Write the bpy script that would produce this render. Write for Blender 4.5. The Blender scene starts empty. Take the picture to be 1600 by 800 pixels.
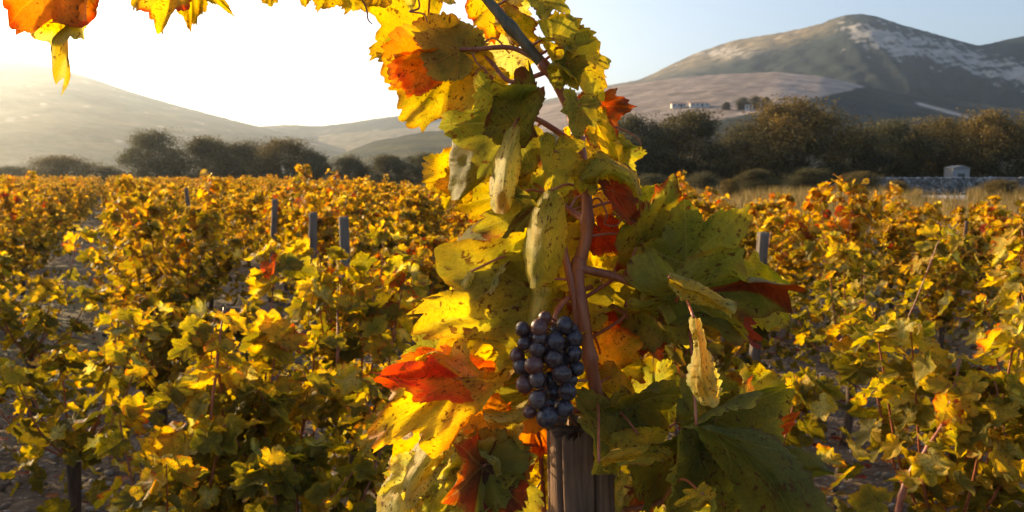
import bpy, bmesh, math, random
import numpy as np
from mathutils import Vector, Matrix
from mathutils.bvhtree import BVHTree
R = math.radians
rng = np.random.default_rng(7)
random.seed(7)
sc = bpy.context.scene
col = sc.collection

# ------------------------------------------------------------------ camera, sky, sun, exposure
F = 1386.0                       # focal length in pixels of the 1600 px wide photograph
HZ = 275.0                       # row of the horizon
CAM = Vector((0, 0, 1.5))
PITCH = math.atan((400 - HZ) / F)
cam_d = bpy.data.cameras.new('camera')
cam = bpy.data.objects.new('camera', cam_d); col.objects.link(cam)
cam.location = CAM
cam.rotation_euler = (R(90) - PITCH, 0, 0)
cam_d.sensor_width = 36.0
cam_d.lens = 36.0 * F / 1600.0
cam_d.clip_start = 0.05
cam_d.clip_end = 20000
cam_d.dof.use_dof = True
cam_d.dof.focus_distance = 0.84
cam_d.dof.aperture_fstop = 18.0
sc.camera = cam

SUN_AZ, SUN_EL = R(-50), R(14)      # azimuth from +Y, towards -X
world = bpy.data.worlds.new('World'); sc.world = world
world.use_nodes = True
wn = world.node_tree.nodes; wl = world.node_tree.links
sky = wn.new('ShaderNodeTexSky'); sky.sky_type = 'NISHITA'; sky.sun_disc = False
sky.sun_elevation = SUN_EL; sky.sun_rotation = SUN_AZ
sky.air_density = 0.75; sky.dust_density = 3.0; sky.ozone_density = 0.6; sky.altitude = 200
bg = wn['Background']; bg.inputs['Strength'].default_value = 0.125
wl.new(sky.outputs[0], bg.inputs[0])
sun_d = bpy.data.lights.new('sun', 'SUN'); sun_d.energy = 5.0; sun_d.angle = R(0.5)
sun_d.color = (1.0, 0.72, 0.38)
sun = bpy.data.objects.new('sun', sun_d); col.objects.link(sun)
SUN_DIR = Vector((math.sin(SUN_AZ) * math.cos(SUN_EL), math.cos(SUN_AZ) * math.cos(SUN_EL), math.sin(SUN_EL)))
sun.rotation_euler = SUN_DIR.to_track_quat('Z', 'Y').to_euler()
vs = sc.view_settings
vs.view_transform = 'Standard'; vs.look = 'None'; vs.gamma = 1.0; vs.exposure = 1.15
vs.use_curve_mapping = False
sc.cycles.max_bounces = 7
sc.cycles.diffuse_bounces = 3
sc.cycles.transmission_bounces = 4
sc.cycles.volume_bounces = 0
sc.cycles.use_denoising = True
sc.cycles.use_adaptive_sampling = True

FWD = Vector((0, math.cos(PITCH), -math.sin(PITCH)))
UPV = Vector((0, math.sin(PITCH), math.cos(PITCH)))
RIGHT = Vector((1, 0, 0))
def pt(x, y, d):
    """a point seen at pixel (x, y) of the photograph, d metres deep along the view axis"""
    return CAM + d * (FWD + RIGHT * ((x - 800) / F) - UPV * ((y - 400) / F))
def gpt(x, dist):
    """ground position in the direction of column x at ground distance dist"""
    return Vector(((x - 800) / F * dist, dist, 0))

# ------------------------------------------------------------------ helpers
def tag(o, label=None, cat=None, group=None, kind=None):
    if label: o['label'] = label
    if cat: o['category'] = cat
    if group: o['group'] = group
    if kind: o['kind'] = kind
    return o
def link(name, me, parent=None, loc=None):
    o = bpy.data.objects.new(name, me); col.objects.link(o)
    if parent is not None: o.parent = parent
    if loc is not None: o.location = loc
    return o
def empty(name, loc):
    o = bpy.data.objects.new(name, None); col.objects.link(o); o.location = loc
    o.empty_display_size = 0.05
    return o
def mesh(name, V, Fc, mat, cols=None, uvs=None, smooth=True, rock=None):
    V = np.asarray(V, dtype=np.float64).reshape(-1, 3)
    me = bpy.data.meshes.new(name)
    if isinstance(Fc, np.ndarray):
        n, k = Fc.shape
        me.vertices.add(len(V)); me.vertices.foreach_set('co', V.ravel())
        me.loops.add(n * k); me.loops.foreach_set('vertex_index', Fc.ravel().astype(np.int32))
        me.polygons.add(n)
        me.polygons.foreach_set('loop_start', np.arange(0, n * k, k, dtype=np.int32))
        me.update(calc_edges=True)
    else:
        me.from_pydata(V.tolist(), [], Fc)
    if smooth:
        me.polygons.foreach_set('use_smooth', np.ones(len(me.polygons), dtype=bool))
    if cols is not None:
        a = me.attributes.new('tint', 'FLOAT_COLOR', 'POINT')
        c = np.ones((len(V), 4)); c[:, :3] = cols
        a.data.foreach_set('color', c.ravel())
    if uvs is not None:
        a = me.attributes.new('leafpos', 'FLOAT_VECTOR', 'POINT')
        u = np.zeros((len(V), 3)); u[:, :2] = uvs[:, :2]
        if uvs.shape[1] > 2: u[:, 2] = uvs[:, 2]
        a.data.foreach_set('vector', u.ravel())
    if mat is not None: me.materials.append(mat)
    me.update()
    return me
def smooth_path(P, n=6):
    """Catmull-Rom through the points"""
    P = [np.array(p, dtype=float) for p in P]
    if len(P) < 3: n = max(n, 2)
    Q = [2 * P[0] - P[1]] + P + [2 * P[-1] - P[-2]]
    out = []
    for i in range(1, len(Q) - 2):
        a, b, c, d = Q[i - 1], Q[i], Q[i + 1], Q[i + 2]
        for k in range(n):
            t = k / n
            out.append(0.5 * ((2 * b) + (-a + c) * t + (2 * a - 5 * b + 4 * c - d) * t * t + (-a + 3 * b - 3 * c + d) * t ** 3))
    out.append(P[-1])
    return np.array(out)
def tube_vf(P, r, sides=7, knots=0.0):
    P = np.asarray(P, dtype=float)
    n = len(P)
    r = np.interp(np.linspace(0, 1, n), np.linspace(0, 1, len(r)), r) if hasattr(r, '__len__') else np.full(n, r)
    if knots:
        L = np.concatenate([[0], np.cumsum(np.linalg.norm(np.diff(P, axis=0), axis=1))])
        r = r * (1 + 0.35 * np.exp(-((((L / knots) % 1) - 0.5) / 0.08) ** 2))
    T = np.gradient(P, axis=0); T /= np.linalg.norm(T, axis=1)[:, None] + 1e-9
    ref = np.array([0.31, 0.9, 0.3]); V = []
    for i in range(n):
        a = np.cross(T[i], ref); a /= np.linalg.norm(a) + 1e-9
        b = np.cross(T[i], a)
        for k in range(sides):
            t = 2 * math.pi * k / sides
            V.append(P[i] + r[i] * (math.cos(t) * a + math.sin(t) * b))
    Fc = []
    for i in range(n - 1):
        for k in range(sides):
            k2 = (k + 1) % sides
            Fc.append((i * sides + k, i * sides + k2, (i + 1) * sides + k2, (i + 1) * sides + k))
    Fc.append(tuple(range(sides))[::-1]); Fc.append(tuple((n - 1) * sides + k for k in range(sides)))
    return np.array(V), Fc
def tube(name, P, r, mat, parent, sides=7, knots=0.0, origin=None):
    V, Fc = tube_vf(P, r, sides, knots)
    o0 = np.array(origin if origin is not None else P[0], dtype=float)
    me = mesh(name, V - o0, Fc, mat)
    base = np.array(parent.matrix_basis.translation) if parent is not None else np.zeros(3)
    if parent is not None and parent.parent is not None: base = base + np.array(parent.parent.matrix_basis.translation)
    return link(name, me, parent, Vector(o0 - base))
def vnoise(p, seed=0):
    """cheap smooth value noise, p (n,k) -> (n,) in -1..1"""
    p = np.asarray(p, dtype=float); k = p.shape[1]
    r = np.random.default_rng(seed + 11); out = np.zeros(len(p))
    for i in range(6):
        w = r.normal(size=k); w /= np.linalg.norm(w)
        w2 = r.normal(size=k) * 0.6
        f = r.uniform(0.7, 1.6)
        out += np.sin(p @ w * f * 2.1 + r.uniform(0, 6.3) + 1.3 * np.sin(p @ w2 + r.uniform(0, 6.3)))
    return out / 4.0

# ------------------------------------------------------------------ materials
def new_mat(name):
    m = bpy.data.materials.new(name); m.use_nodes = True
    n = m.node_tree.nodes; l = m.node_tree.links
    return m, n, l, n['Principled BSDF'], n['Material Output']
class NB:
    """tiny node builder"""
    def __init__(s, n, l): s.n, s.l = n, l
    def math(s, op, a, b=None, c=None, clamp=False):
        x = s.n.new('ShaderNodeMath'); x.operation = op; x.use_clamp = clamp
        for i, v in enumerate((a, b, c)):
            if v is None: continue
            if isinstance(v, (int, float)): x.inputs[i].default_value = v
            else: s.l.new(v, x.inputs[i])
        return x.outputs[0]
    def noise(s, scale, detail=3, vec=None, rough=0.55, dist=0.0):
        x = s.n.new('ShaderNodeTexNoise'); x.inputs['Scale'].default_value = scale
        x.inputs['Detail'].default_value = detail; x.inputs['Roughness'].default_value = rough
        x.inputs['Distortion'].default_value = dist
        if vec is not None: s.l.new(vec, x.inputs['Vector'])
        return x.outputs[0]
    def ramp(s, fac, stops, interp='LINEAR'):
        x = s.n.new('ShaderNodeValToRGB'); x.color_ramp.interpolation = interp
        e = x.color_ramp.elements
        while len(e) < len(stops): e.new(0.5)
        for k, (p, c) in enumerate(stops):
            e[k].position = p
            if isinstance(c, (int, float)): c = (c, c, c)
            e[k].color = (*c, 1)
        s.l.new(fac, x.inputs[0])
        return x.outputs[0]
    def mix(s, fac, a, b, mode='MIX'):
        x = s.n.new('ShaderNodeMix'); x.data_type = 'RGBA'; x.blend_type = mode
        for sock, v in ((x.inputs[0], fac), (x.inputs[6], a), (x.inputs[7], b)):
            if isinstance(v, (int, float)): sock.default_value = v
            elif isinstance(v, tuple): sock.default_value = (*v, 1)
            else: s.l.new(v, sock)
        return x.outputs[2]
    def smooth(s, v, lo, hi, o0=0.0, o1=1.0):
        x = s.n.new('ShaderNodeMapRange'); x.interpolation_type = 'SMOOTHSTEP'
        s.l.new(v, x.inputs[0])
        for i, q in enumerate((lo, hi, o0, o1)): x.inputs[i + 1].default_value = q
        return x.outputs[0]
    def coord(s, which='Object'):
        return s.n.new('ShaderNodeTexCoord').outputs[which]
    def mapping(s, vec, scale=(1, 1, 1)):
        x = s.n.new('ShaderNodeMapping'); x.inputs['Scale'].default_value = scale
        s.l.new(vec, x.inputs[0]); return x.outputs[0]
    def bump(s, h, strength, dist):
        x = s.n.new('ShaderNodeBump'); x.inputs['Strength'].default_value = strength
        x.inputs['Distance'].default_value = dist; s.l.new(h, x.inputs['Height']); return x.outputs[0]

def leaf_material(name, veins=True, trans=0.5, spec=0.16):
    m, n, l, P, out = new_mat(name); b = NB(n, l)
    at = n.new('ShaderNodeAttribute'); at.attribute_name = 'tint'
    tint = at.outputs['Color']
    oi = n.new('ShaderNodeObjectInfo')
    co = b.coord('Object')
    if veins:
        lp = n.new('ShaderNodeAttribute'); lp.attribute_name = 'leafpos'
        sp = n.new('ShaderNodeSeparateXYZ'); l.new(lp.outputs['Vector'], sp.inputs[0])
        u, v, seed = sp.outputs[0], sp.outputs[1], sp.outputs[2]
        best_p = best_a = None
        for th in (0, 54, -54, 110, -110):
            t = R(th)
            a = b.math('ADD', b.math('MULTIPLY', u, math.sin(t)), b.math('MULTIPLY', v, math.cos(t)))
            p = b.math('ABSOLUTE', b.math('SUBTRACT', b.math('MULTIPLY', u, math.cos(t)), b.math('MULTIPLY', v, math.sin(t))))
            p = b.math('ADD', p, b.math('MULTIPLY', b.math('LESS_THAN', a, -0.002), 10.0))
            if best_p is None: best_p, best_a = p, a
            else:
                less = b.math('LESS_THAN', p, best_p)
                keep = b.math('SUBTRACT', 1.0, less)
                best_a = b.math('ADD', b.math('MULTIPLY', less, a), b.math('MULTIPLY', keep, best_a))
                best_p = b.math('MINIMUM', p, best_p)
        wdt = b.math('SUBTRACT', 0.020, b.math('MULTIPLY', best_a, 0.013))
        mainv = b.math('SUBTRACT', 1.0, b.math('DIVIDE', best_p, wdt), clamp=True)
        sec = b.math('FRACT', b.math('MULTIPLY', b.math('SUBTRACT', best_a, b.math('MULTIPLY', best_p, 0.85)), 6.5))
        sec = b.math('ABSOLUTE', b.math('SUBTRACT', sec, 0.5))
        secv = b.smooth(sec, 0.05, 0.0)
        vein = b.math('MAXIMUM', b.math('POWER', mainv, 0.7), b.math('MULTIPLY', secv, 0.42))
        vc = n.new('ShaderNodeCombineXYZ'); l.new(u, vc.inputs[0]); l.new(v, vc.inputs[1]); l.new(b.math('MULTIPLY', seed, 17.0), vc.inputs[2])
        vec = vc.outputs[0]
        blot = b.noise(2.6, 4, vec)
        spots = b.smooth(b.noise(15.0, 3, vec, 0.55, 0.4), 0.575, 0.63)
        patch = b.smooth(b.noise(3.2, 2, vec), 0.40, 0.52)
        spots = b.math('MULTIPLY', spots, patch)
        fine = b.noise(38.0, 2, vec)
        c = b.mix(1.0, tint, b.ramp(blot, [(0.25, (0.48, 0.62, 0.6)), (0.48, (0.95, 0.98, 1)), (0.75, (1.35, 1.15, 1.0))]), 'MULTIPLY')
        c = b.mix(1.0, c, b.ramp(fine, [(0.3, 0.82), (0.7, 1.15)]), 'MULTIPLY')
        c = b.mix(b.math('MULTIPLY', vein, 0.58), c, b.mix(0.30, tint, (0.62, 0.50, 0.16)))
        c = b.mix(b.math('MULTIPLY', spots, 0.85), c, (0.10, 0.035, 0.015))
        height = b.math('ADD', b.math('MULTIPLY', vein, -1.0), b.math('MULTIPLY', fine, 0.6))
        nrm = b.bump(height, 0.55, 0.002)
        l.new(nrm, P.inputs['Normal'])
    else:
        blot = b.noise(25.0, 2, co)
        c = b.mix(1.0, tint, b.ramp(blot, [(0.3, (0.70, 0.62, 0.70)), (0.7, (1.2, 1.1, 1.0))]), 'MULTIPLY')
        spots = None
    geo = n.new('ShaderNodeNewGeometry')
    under = b.mix(0.22, c, (0.42, 0.38, 0.16))            # a vine leaf is paler and downy underneath
    cs = b.mix(geo.outputs['Backfacing'], c, under)
    l.new(cs, P.inputs['Base Color'])
    P.inputs['Roughness'].default_value = 0.55
    P.inputs['Specular IOR Level'].default_value = spec
    tr = n.new('ShaderNodeBsdfTranslucent')
    hs = n.new('ShaderNodeHueSaturation'); hs.inputs['Saturation'].default_value = 1.12; hs.inputs['Value'].default_value = 1.5
    l.new(c, hs.inputs['Color']); l.new(hs.outputs[0], tr.inputs['Color'])
    mx = n.new('ShaderNodeMixShader'); mx.inputs[0].default_value = trans
    l.new(P.outputs[0], mx.inputs[1]); l.new(tr.outputs[0], mx.inputs[2]); l.new(mx.outputs[0], out.inputs['Surface'])
    return m
M = {}
M['leaf'] = leaf_material('vine_leaf', True, 0.54)
M['leaf_far'] = leaf_material('vine_foliage', False, 0.52)

def bark(name, c1, c2, scale=60, rough=0.7, stretch=(1, 1, 0.12), bumpd=0.002, dark=None):
    m, n, l, P, out = new_mat(name); b = NB(n, l)
    co = b.mapping(b.coord('Object'), stretch)
    ns = b.noise(scale, 5, co, 0.62)
    c = b.ramp(ns, [(0.32, c1), (0.68, c2)])
    if dark: c = b.mix(b.smooth(b.noise(scale * 0.35, 3, co), 0.55, 0.72), c, dark)
    l.new(c, P.inputs['Base Color']); P.inputs['Roughness'].default_value = rough
    l.new(b.bump(ns, 0.8, bumpd), P.inputs['Normal'])
    return m
M['cane'] = bark('cane_bark', (0.20, 0.048, 0.022), (0.38, 0.125, 0.05), 120, 0.45, (1, 1, 0.15), 0.0006)
M['cane_green'] = bark('green_cane_bark', (0.07, 0.06, 0.035), (0.16, 0.12, 0.06), 120, 0.5, (1, 1, 0.2), 0.0006)
M['stalk'] = bark('leaf_stalk', (0.30, 0.055, 0.03), (0.42, 0.14, 0.05), 150, 0.42, (1, 1, 0.3), 0.0003)
M['trunk'] = bark('old_vine_bark', (0.045, 0.028, 0.018), (0.13, 0.085, 0.055), 40, 0.9, (1, 1, 0.15), 0.006)
M['tree_bark'] = bark('tree_bark', (0.05, 0.04, 0.03), (0.13, 0.10, 0.08), 6, 0.95, (1, 1, 0.2), 0.03)

def wood_material(name, c1, c2):
    m, n, l, P, out = new_mat(name); b = NB(n, l)
    co = b.coord('Object')
    g1 = b.noise(90, 6, b.mapping(co, (1, 1, 0.05)), 0.7)
    g2 = b.noise(22, 3, b.mapping(co, (1, 1, 0.25)), 0.6)
    c = b.ramp(g1, [(0.30, c1), (0.5, tuple(0.55 * (p + q) for p, q in zip(c1, c2))), (0.72, c2)])
    c = b.mix(b.smooth(g2, 0.5, 0.75), c, (0.05, 0.028, 0.02))
    at = n.new('ShaderNodeAttribute'); at.attribute_name = 'tint'
    c = b.mix(1.0, c, at.outputs['Color'], 'MULTIPLY')
    l.new(c, P.inputs['Base Color']); P.inputs['Roughness'].default_value = 0.88
    l.new(b.bump(b.math('ADD', g1, b.math('MULTIPLY', g2, 0.5)), 0.9, 0.0022), P.inputs['Normal'])
    return m
M['wood'] = wood_material('weathered_post_wood', (0.075, 0.040, 0.022), (0.27, 0.155, 0.090))
M['wood_grey'] = wood_material('grey_post_wood', (0.085, 0.065, 0.05), (0.23, 0.185, 0.145))

def grape_material(name, skin, bloom, amount):
    m, n, l, P, out = new_mat(name); b = NB(n, l)
    oi = n.new('ShaderNodeObjectInfo')
    va = n.new('ShaderNodeVectorMath'); va.operation = 'ADD'
    l.new(b.coord('Object'), va.inputs[0])
    cx = n.new('ShaderNodeCombineXYZ'); l.new(b.math('MULTIPLY', oi.outputs['Random'], 3.0), cx.inputs[0]); l.new(cx.outputs[0], va.inputs[1])
    ns = b.noise(190, 4, va.outputs[0], 0.6, 0.6); n2 = b.noise(900, 2, va.outputs[0])
    f = b.math('MULTIPLY', b.smooth(ns, 0.36, 0.66), amount)
    f = b.math('MULTIPLY', f, b.ramp(n2, [(0.3, 0.7), (0.7, 1.0)]))
    c = b.mix(f, skin, bloom)
    l.new(c, P.inputs['Base Color'])
    l.new(b.ramp(f, [(0.0, 0.28), (0.6, 0.62)]), P.inputs['Roughness'])
    P.inputs['Specular IOR Level'].default_value = 0.5
    P.inputs['Coat Weight'].default_value = 0.1
    return m
M['grape_blue'] = grape_material('blue_grape_skin', (0.016, 0.008, 0.014), (0.12, 0.105, 0.12), 0.7)
M['grape_red'] = grape_material('red_grape_skin', (0.085, 0.018, 0.014), (0.20, 0.13, 0.11), 0.5)
M['grape_dark'] = grape_material('dark_grape_skin', (0.030, 0.010, 0.012), (0.15, 0.12, 0.12), 0.6)

def ground_material():
    m, n, l, P, out = new_mat('stony_soil'); b = NB(n, l)
    co = b.coord('Object')
    big = b.noise(0.35, 4, co); fine = b.noise(14, 6, co, 0.7)
    v = n.new('ShaderNodeTexVoronoi'); v.inputs['Scale'].default_value = 22; l.new(co, v.inputs['Vector'])
    c = b.ramp(fine, [(0.25, (0.05, 0.03, 0.017)), (0.5, (0.11, 0.07, 0.04)), (0.78, (0.19, 0.135, 0.088))])
    c = b.mix(b.smooth(v.outputs['Distance'], 0.22, 0.12), c, b.mix(b.noise(5, 2, co), (0.22, 0.19, 0.16), (0.36, 0.33, 0.29)))
    c = b.mix(b.smooth(big, 0.48, 0.66), c, (0.13, 0.12, 0.045))
    l.new(c, P.inputs['Base Color']); P.inputs['Roughness'].default_value = 0.95
    l.new(b.bump(b.math('ADD', fine, b.math('MULTIPLY', v.outputs['Distance'], -0.6)), 0.9, 0.03), P.inputs['Normal'])
    return m
M['ground'] = ground_material()
def tinted(name, scale, amp=(0.7, 1.3), rough=0.95, bumpd=0.0, detail=5):
    m, n, l, P, out = new_mat(name); b = NB(n, l)
    at = n.new('ShaderNodeAttribute'); at.attribute_name = 'tint'
    co = b.coord('Object'); ns = b.noise(scale, detail, co, 0.68)
    c = b.mix(1.0, at.outputs['Color'], b.ramp(ns, [(0.28, amp[0]), (0.72, amp[1])]), 'MULTIPLY')
    l.new(c, P.inputs['Base Color']); P.inputs['Roughness'].default_value = rough
    P.inputs['Specular IOR Level'].default_value = 0.15
    if bumpd: l.new(b.bump(ns, 1.0, bumpd), P.inputs['Normal'])
    return m
M['land'] = tinted('hill_scrub', 0.08, (0.5, 1.55), 1.0, 3.0, 9)
M['stone'] = tinted('limestone', 9.0, (0.65, 1.3), 0.95, 0.01)
M['grass'] = leaf_material('dry_grass_blade', False, 0.35, 0.08)
M['tree_leaf'] = leaf_material('tree_foliage', False, 0.32, 0.04)
def plain(name, c, rough=0.8, scale=6.0):
    m, n, l, P, out = new_mat(name); b = NB(n, l)
    ns = b.noise(scale, 4, b.coord('Object'))
    l.new(b.mix(1.0, c, b.ramp(ns, [(0.3, 0.78), (0.7, 1.15)]), 'MULTIPLY'), P.inputs['Base Color'])
    P.inputs['Roughness'].default_value = rough
    return m
M['plaster'] = plain('white_plaster', (0.52, 0.50, 0.47), 0.9, 0.5)
M['tile'] = plain('clay_roof', (0.30, 0.13, 0.08), 0.9, 0.8)
M['dark_glass'] = plain('dark_window', (0.03, 0.035, 0.04), 0.3, 2)
M['track'] = plain('pale_gravel_track', (0.38, 0.37, 0.36), 0.95, 3)

# ------------------------------------------------------------------ ground
nx = 60
gx = np.concatenate([-np.geomspace(6000, 3, 24), np.linspace(-2, 2, 9), np.geomspace(3, 6000, 24)])
gy = np.concatenate([[-400, -60, -12], np.linspace(-4, 20, 40), np.geomspace(22, 7000, 24)])
GX, GY = np.meshgrid(gx, gy)
gz = 0.02 * vnoise(np.stack([GX.ravel(), GY.ravel()], 1) * 1.2, 3) * (np.abs(GY.ravel()) < 60)
V = np.stack([GX.ravel(), GY.ravel(), gz - 0.01], 1)
A, B = len(gx), len(gy)
ii = np.arange(B - 1)[:, None] * A + np.arange(A - 1)[None, :]; ii = ii.ravel()
Fq = np.stack([ii, ii + 1, ii + A + 1, ii + A], 1)
ground = link('ground', mesh('ground', V, Fq, M['ground'])); tag(ground, kind='structure')

# ------------------------------------------------------------------ mountains and hills
KD = 0.5      # metres per unit of the survey below
def hill(name, prof, d_ridge, d_base, x0, x1, colour, ncol=420, nrow=70, rough=1.0, shape=1.15, seed=1, base_y=285, ridge_n=1.0):
    xs = np.linspace(x0, x1, ncol)
    px = np.array([p[0] for p in prof]); py = np.array([p[1] for p in prof])
    # smooth the polyline so that the ridge has no corners
    ridge_y = np.interp(xs, px, py)
    k = np.hanning(13); k /= k.sum()
    ridge_y = np.convolve(np.pad(ridge_y, 6, mode='edge'), k, mode='valid')
    V, C, PX = [], [], []
    ts = np.concatenate([np.linspace(0, 1, nrow), 1 + np.linspace(0.05, 0.8, 12)])
    tann = (HZ - ridge_y) / F
    dr = d_ridge if not callable(d_ridge) else d_ridge(xs)
    dr = np.broadcast_to(dr, xs.shape)
    for t in ts:
        D = d_base + (dr - d_base) * t
        X = (xs - 800) / F * D
        h = dr * tann
        zb = -(base_y - HZ) / F * d_base
        if t <= 1:
            s = t ** shape
            z = zb + (h - zb) * s
            n = vnoise(np.stack([X / (0.09 * d_ridge if not callable(d_ridge) else 200), D / 260.0], 1), seed) * 0.6 + \
                0.3 * vnoise(np.stack([X / 70.0, D / 110.0], 1), seed + 5) + 0.14 * vnoise(np.stack([X / 24.0, D / 33.0], 1), seed + 9)
            z = z + rough * n * 0.075 * np.abs(h) * (4 * t * (1 - t)) ** 0.8
            rn = ridge_n * (0.5 * vnoise(np.stack([X / 14.0, D / 18.0], 1), seed + 3) + 0.5 * vnoise(np.stack([X / 5.5, D / 7.0], 1), seed + 4))
            z = z + rn * 1.6 * t
        else:
            q = t - 1
            z = h - (h + 20) * (q / 0.8) ** 1.4
        V.append(np.stack([X, D, z], 1)); PX.append(np.stack([xs, HZ - z / D * F, np.full_like(xs, t)], 1))
    V = np.concatenate(V); PX = np.concatenate(PX)
    nr = len(ts)
    ii = (np.arange(nr - 1)[:, None] * ncol + np.arange(ncol - 1)[None, :]).ravel()
    Fq = np.stack([ii, ii + 1, ii + ncol + 1, ii + ncol], 1)
    C = colour(V, PX); V = V * KD
    o = link(name, mesh(name, V, Fq, M['land'], cols=C)); tag(o, kind='structure')
    return o, V, Fq
def lerp(a, b, f): return a[None, :] * (1 - f[:, None]) + b[None, :] * f[:, None]
def sstep(v, a, b):
    t = np.clip((v - a) / (b - a), 0, 1); return t * t * (3 - 2 * t)
c_ = lambda *v: np.array(v, dtype=float)
scrub, drygrass, rockc, fieldc = c_(0.028, 0.040, 0.036), c_(0.24, 0.19, 0.11), c_(0.50, 0.47, 0.44), c_(0.36, 0.29, 0.25)

def col_right(V, PX):
    x, y, t = PX.T
    n1 = vnoise(V / c_(15, 40, 15), 31); n2 = vnoise(V / c_(6, 14, 6), 32); n3 = vnoise(V / c_(70, 140, 60), 33)
    C = np.repeat(scrub[None, :], len(V), 0)
    # tan grass on the shoulder left of the summit, its sunlit strip painted in
    sh = sstep(y - (112 - (x - 1060) * 0.26), 14, -12) * sstep(x, 1330, 1240)
    C = lerp2(C, drygrass, np.clip(sh * (0.75 + 0.35 * n1), 0, 1))
    # limestone outcrops in a band running down from the summit
    band = np.exp(-((y - (50 + (x - 1330) * 0.27)) / 26.0) ** 2) * sstep(x, 1270, 1340)
    rk = sstep(n1 * 0.5 + n2 * 0.6 + 0.2 * n3 + band * 1.5, 0.95, 1.35)
    rk2 = np.exp(-((y - 84) / 8) ** 2 - ((x - 1125) / 45) ** 2) * sstep(n1 + n2, -0.3, 0.3)
    C = lerp2(C, rockc, np.clip(np.maximum(rk * 0.6, rk2 * 0.7), 0, 1))
    return C
def lerp2(C, c, f): return C * (1 - f[:, None]) + c[None, :] * f[:, None]
prof_r = [(300, 230), (700, 190), (880, 150), (940, 136), (1000, 125), (1030, 110), (1080, 86), (1140, 66), (1220, 53), (1270, 42), (1300, 30), (1330, 25),
          (1360, 30), (1400, 43), (1450, 56), (1500, 70), (1520, 74), (1560, 64), (1600, 56), (1700, 40), (1850, 60), (2050, 110), (2400, 200)]
mtn, MV, MF = hill('mountain_stony', prof_r, lambda x: 2450 - 380 * np.tanh((x - 1230) / 150.0), 1450, 500, 2300, col_right, 620, 90, 1.0, 1.05, 21, base_y=285)

def col_field(V, PX):
    x, y, t = PX.T
    n1 = vnoise(V / c_(20, 40, 20), 41); n2 = vnoise(V / c_(7, 16, 7), 42)
    edge = 166 - (x - 1200) * 0.215                      # lower edge of the ploughed field
    inside = sstep(edge - y + 1.5 * n1, -1, 2) * sstep(x, 1352, 1340)
    lines = 0.94 + 0.06 * np.sign(np.sin((x + (y - 140) * 2.4) / 5.0)) * sstep(x, 1350, 1100)
    C = lerp2(np.repeat(scrub[None, :] * 0.95, len(V), 0), drygrass * 0.6, np.clip(0.25 + 0.4 * n1, 0, 1) * 0.4)
    fc = fieldc[None, :] * (lines * (1 + 0.12 * n1))[:, None]
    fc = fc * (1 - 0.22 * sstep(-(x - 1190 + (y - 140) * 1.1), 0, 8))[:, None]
    C = C * (1 - inside[:, None]) + fc * inside[:, None]
    # pale farm track
    tr = np.exp(-((y - (160 + (x - 1430) * 0.26)) / 2.2) ** 2) * sstep(x, 1420, 1432) * sstep(x, 1515, 1500)
    return lerp2(C, c_(0.42, 0.38, 0.34), np.clip(tr * 1.2, 0, 1))
prof_f = [(600, 225), (760, 190), (860, 158), (900, 148), (960, 133), (1050, 121), (1130, 115), (1210, 112), (1280, 119), (1330, 130), (1352, 136), (1420, 146), (1500, 158), (1600, 170), (1800, 195), (2100, 220)]
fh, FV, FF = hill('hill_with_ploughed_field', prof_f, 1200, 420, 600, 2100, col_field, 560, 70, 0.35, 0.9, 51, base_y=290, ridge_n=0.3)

def col_left(V, PX):
    n1 = vnoise(V / c_(40, 90, 40), 61); n2 = vnoise(V / c_(12, 30, 12), 62)
    C = lerp2(np.repeat((scrub * 1.15)[None, :], len(V), 0), drygrass, np.clip(0.22 + 0.35 * n1 + 0.2 * n2, 0, 1) * 0.6)
    return lerp2(C, rockc, sstep(n1 * 0.6 + n2 * 0.7, 0.75, 1.2) * 0.5)
prof_l = [(-900, 150), (-500, 120), (-250, 96), (-100, 88), (0, 91), (50, 99), (100, 107), (150, 122), (200, 140), (260, 158), (330, 177), (380, 190), (420, 199), (440, 205), (520, 225), (700, 268), (900, 285)]
hill('mountain_hazy', prof_l, 2500, 700, -900, 900, col_left, 480, 70, 0.7, 1.1, 71, base_y=283)
prof_m = [(200, 215), (330, 203), (400, 198), (450, 194), (500, 197), (545, 192), (590, 185), (650, 178), (740, 186), (850, 210), (1000, 240)]
hill('hill_blue_ridge', prof_m, 3000, 1900, 200, 1000, col_left, 260, 40, 0.6, 1.1, 81, base_y=283)
def col_green(V, PX):
    n1 = vnoise(V / c_(16, 40, 16), 91)
    return lerp2(np.repeat((scrub * 1.2)[None, :], len(V), 0), c_(0.16, 0.14, 0.05), np.clip(0.3 + 0.5 * n1, 0, 1) * 0.6)
prof_g = [(380, 285), (470, 262), (530, 236), (590, 215), (650, 203), (720, 196), (800, 195), (900, 205), (1000, 225), (1150, 262)]
hill('hill_green_spur', prof_g, 700, 300, 380, 1150, col_green, 200, 40, 0.5, 1.0, 95, base_y=285, ridge_n=0.6)
bvh = BVHTree.FromPolygons([Vector(v) for v in FV], [tuple(f) for f in FF])
def on_hill(x, y):
    d = (pt(x, y, 1.0) - CAM).normalized()
    hit = bvh.ray_cast(CAM, d)
    return hit[0]

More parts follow.
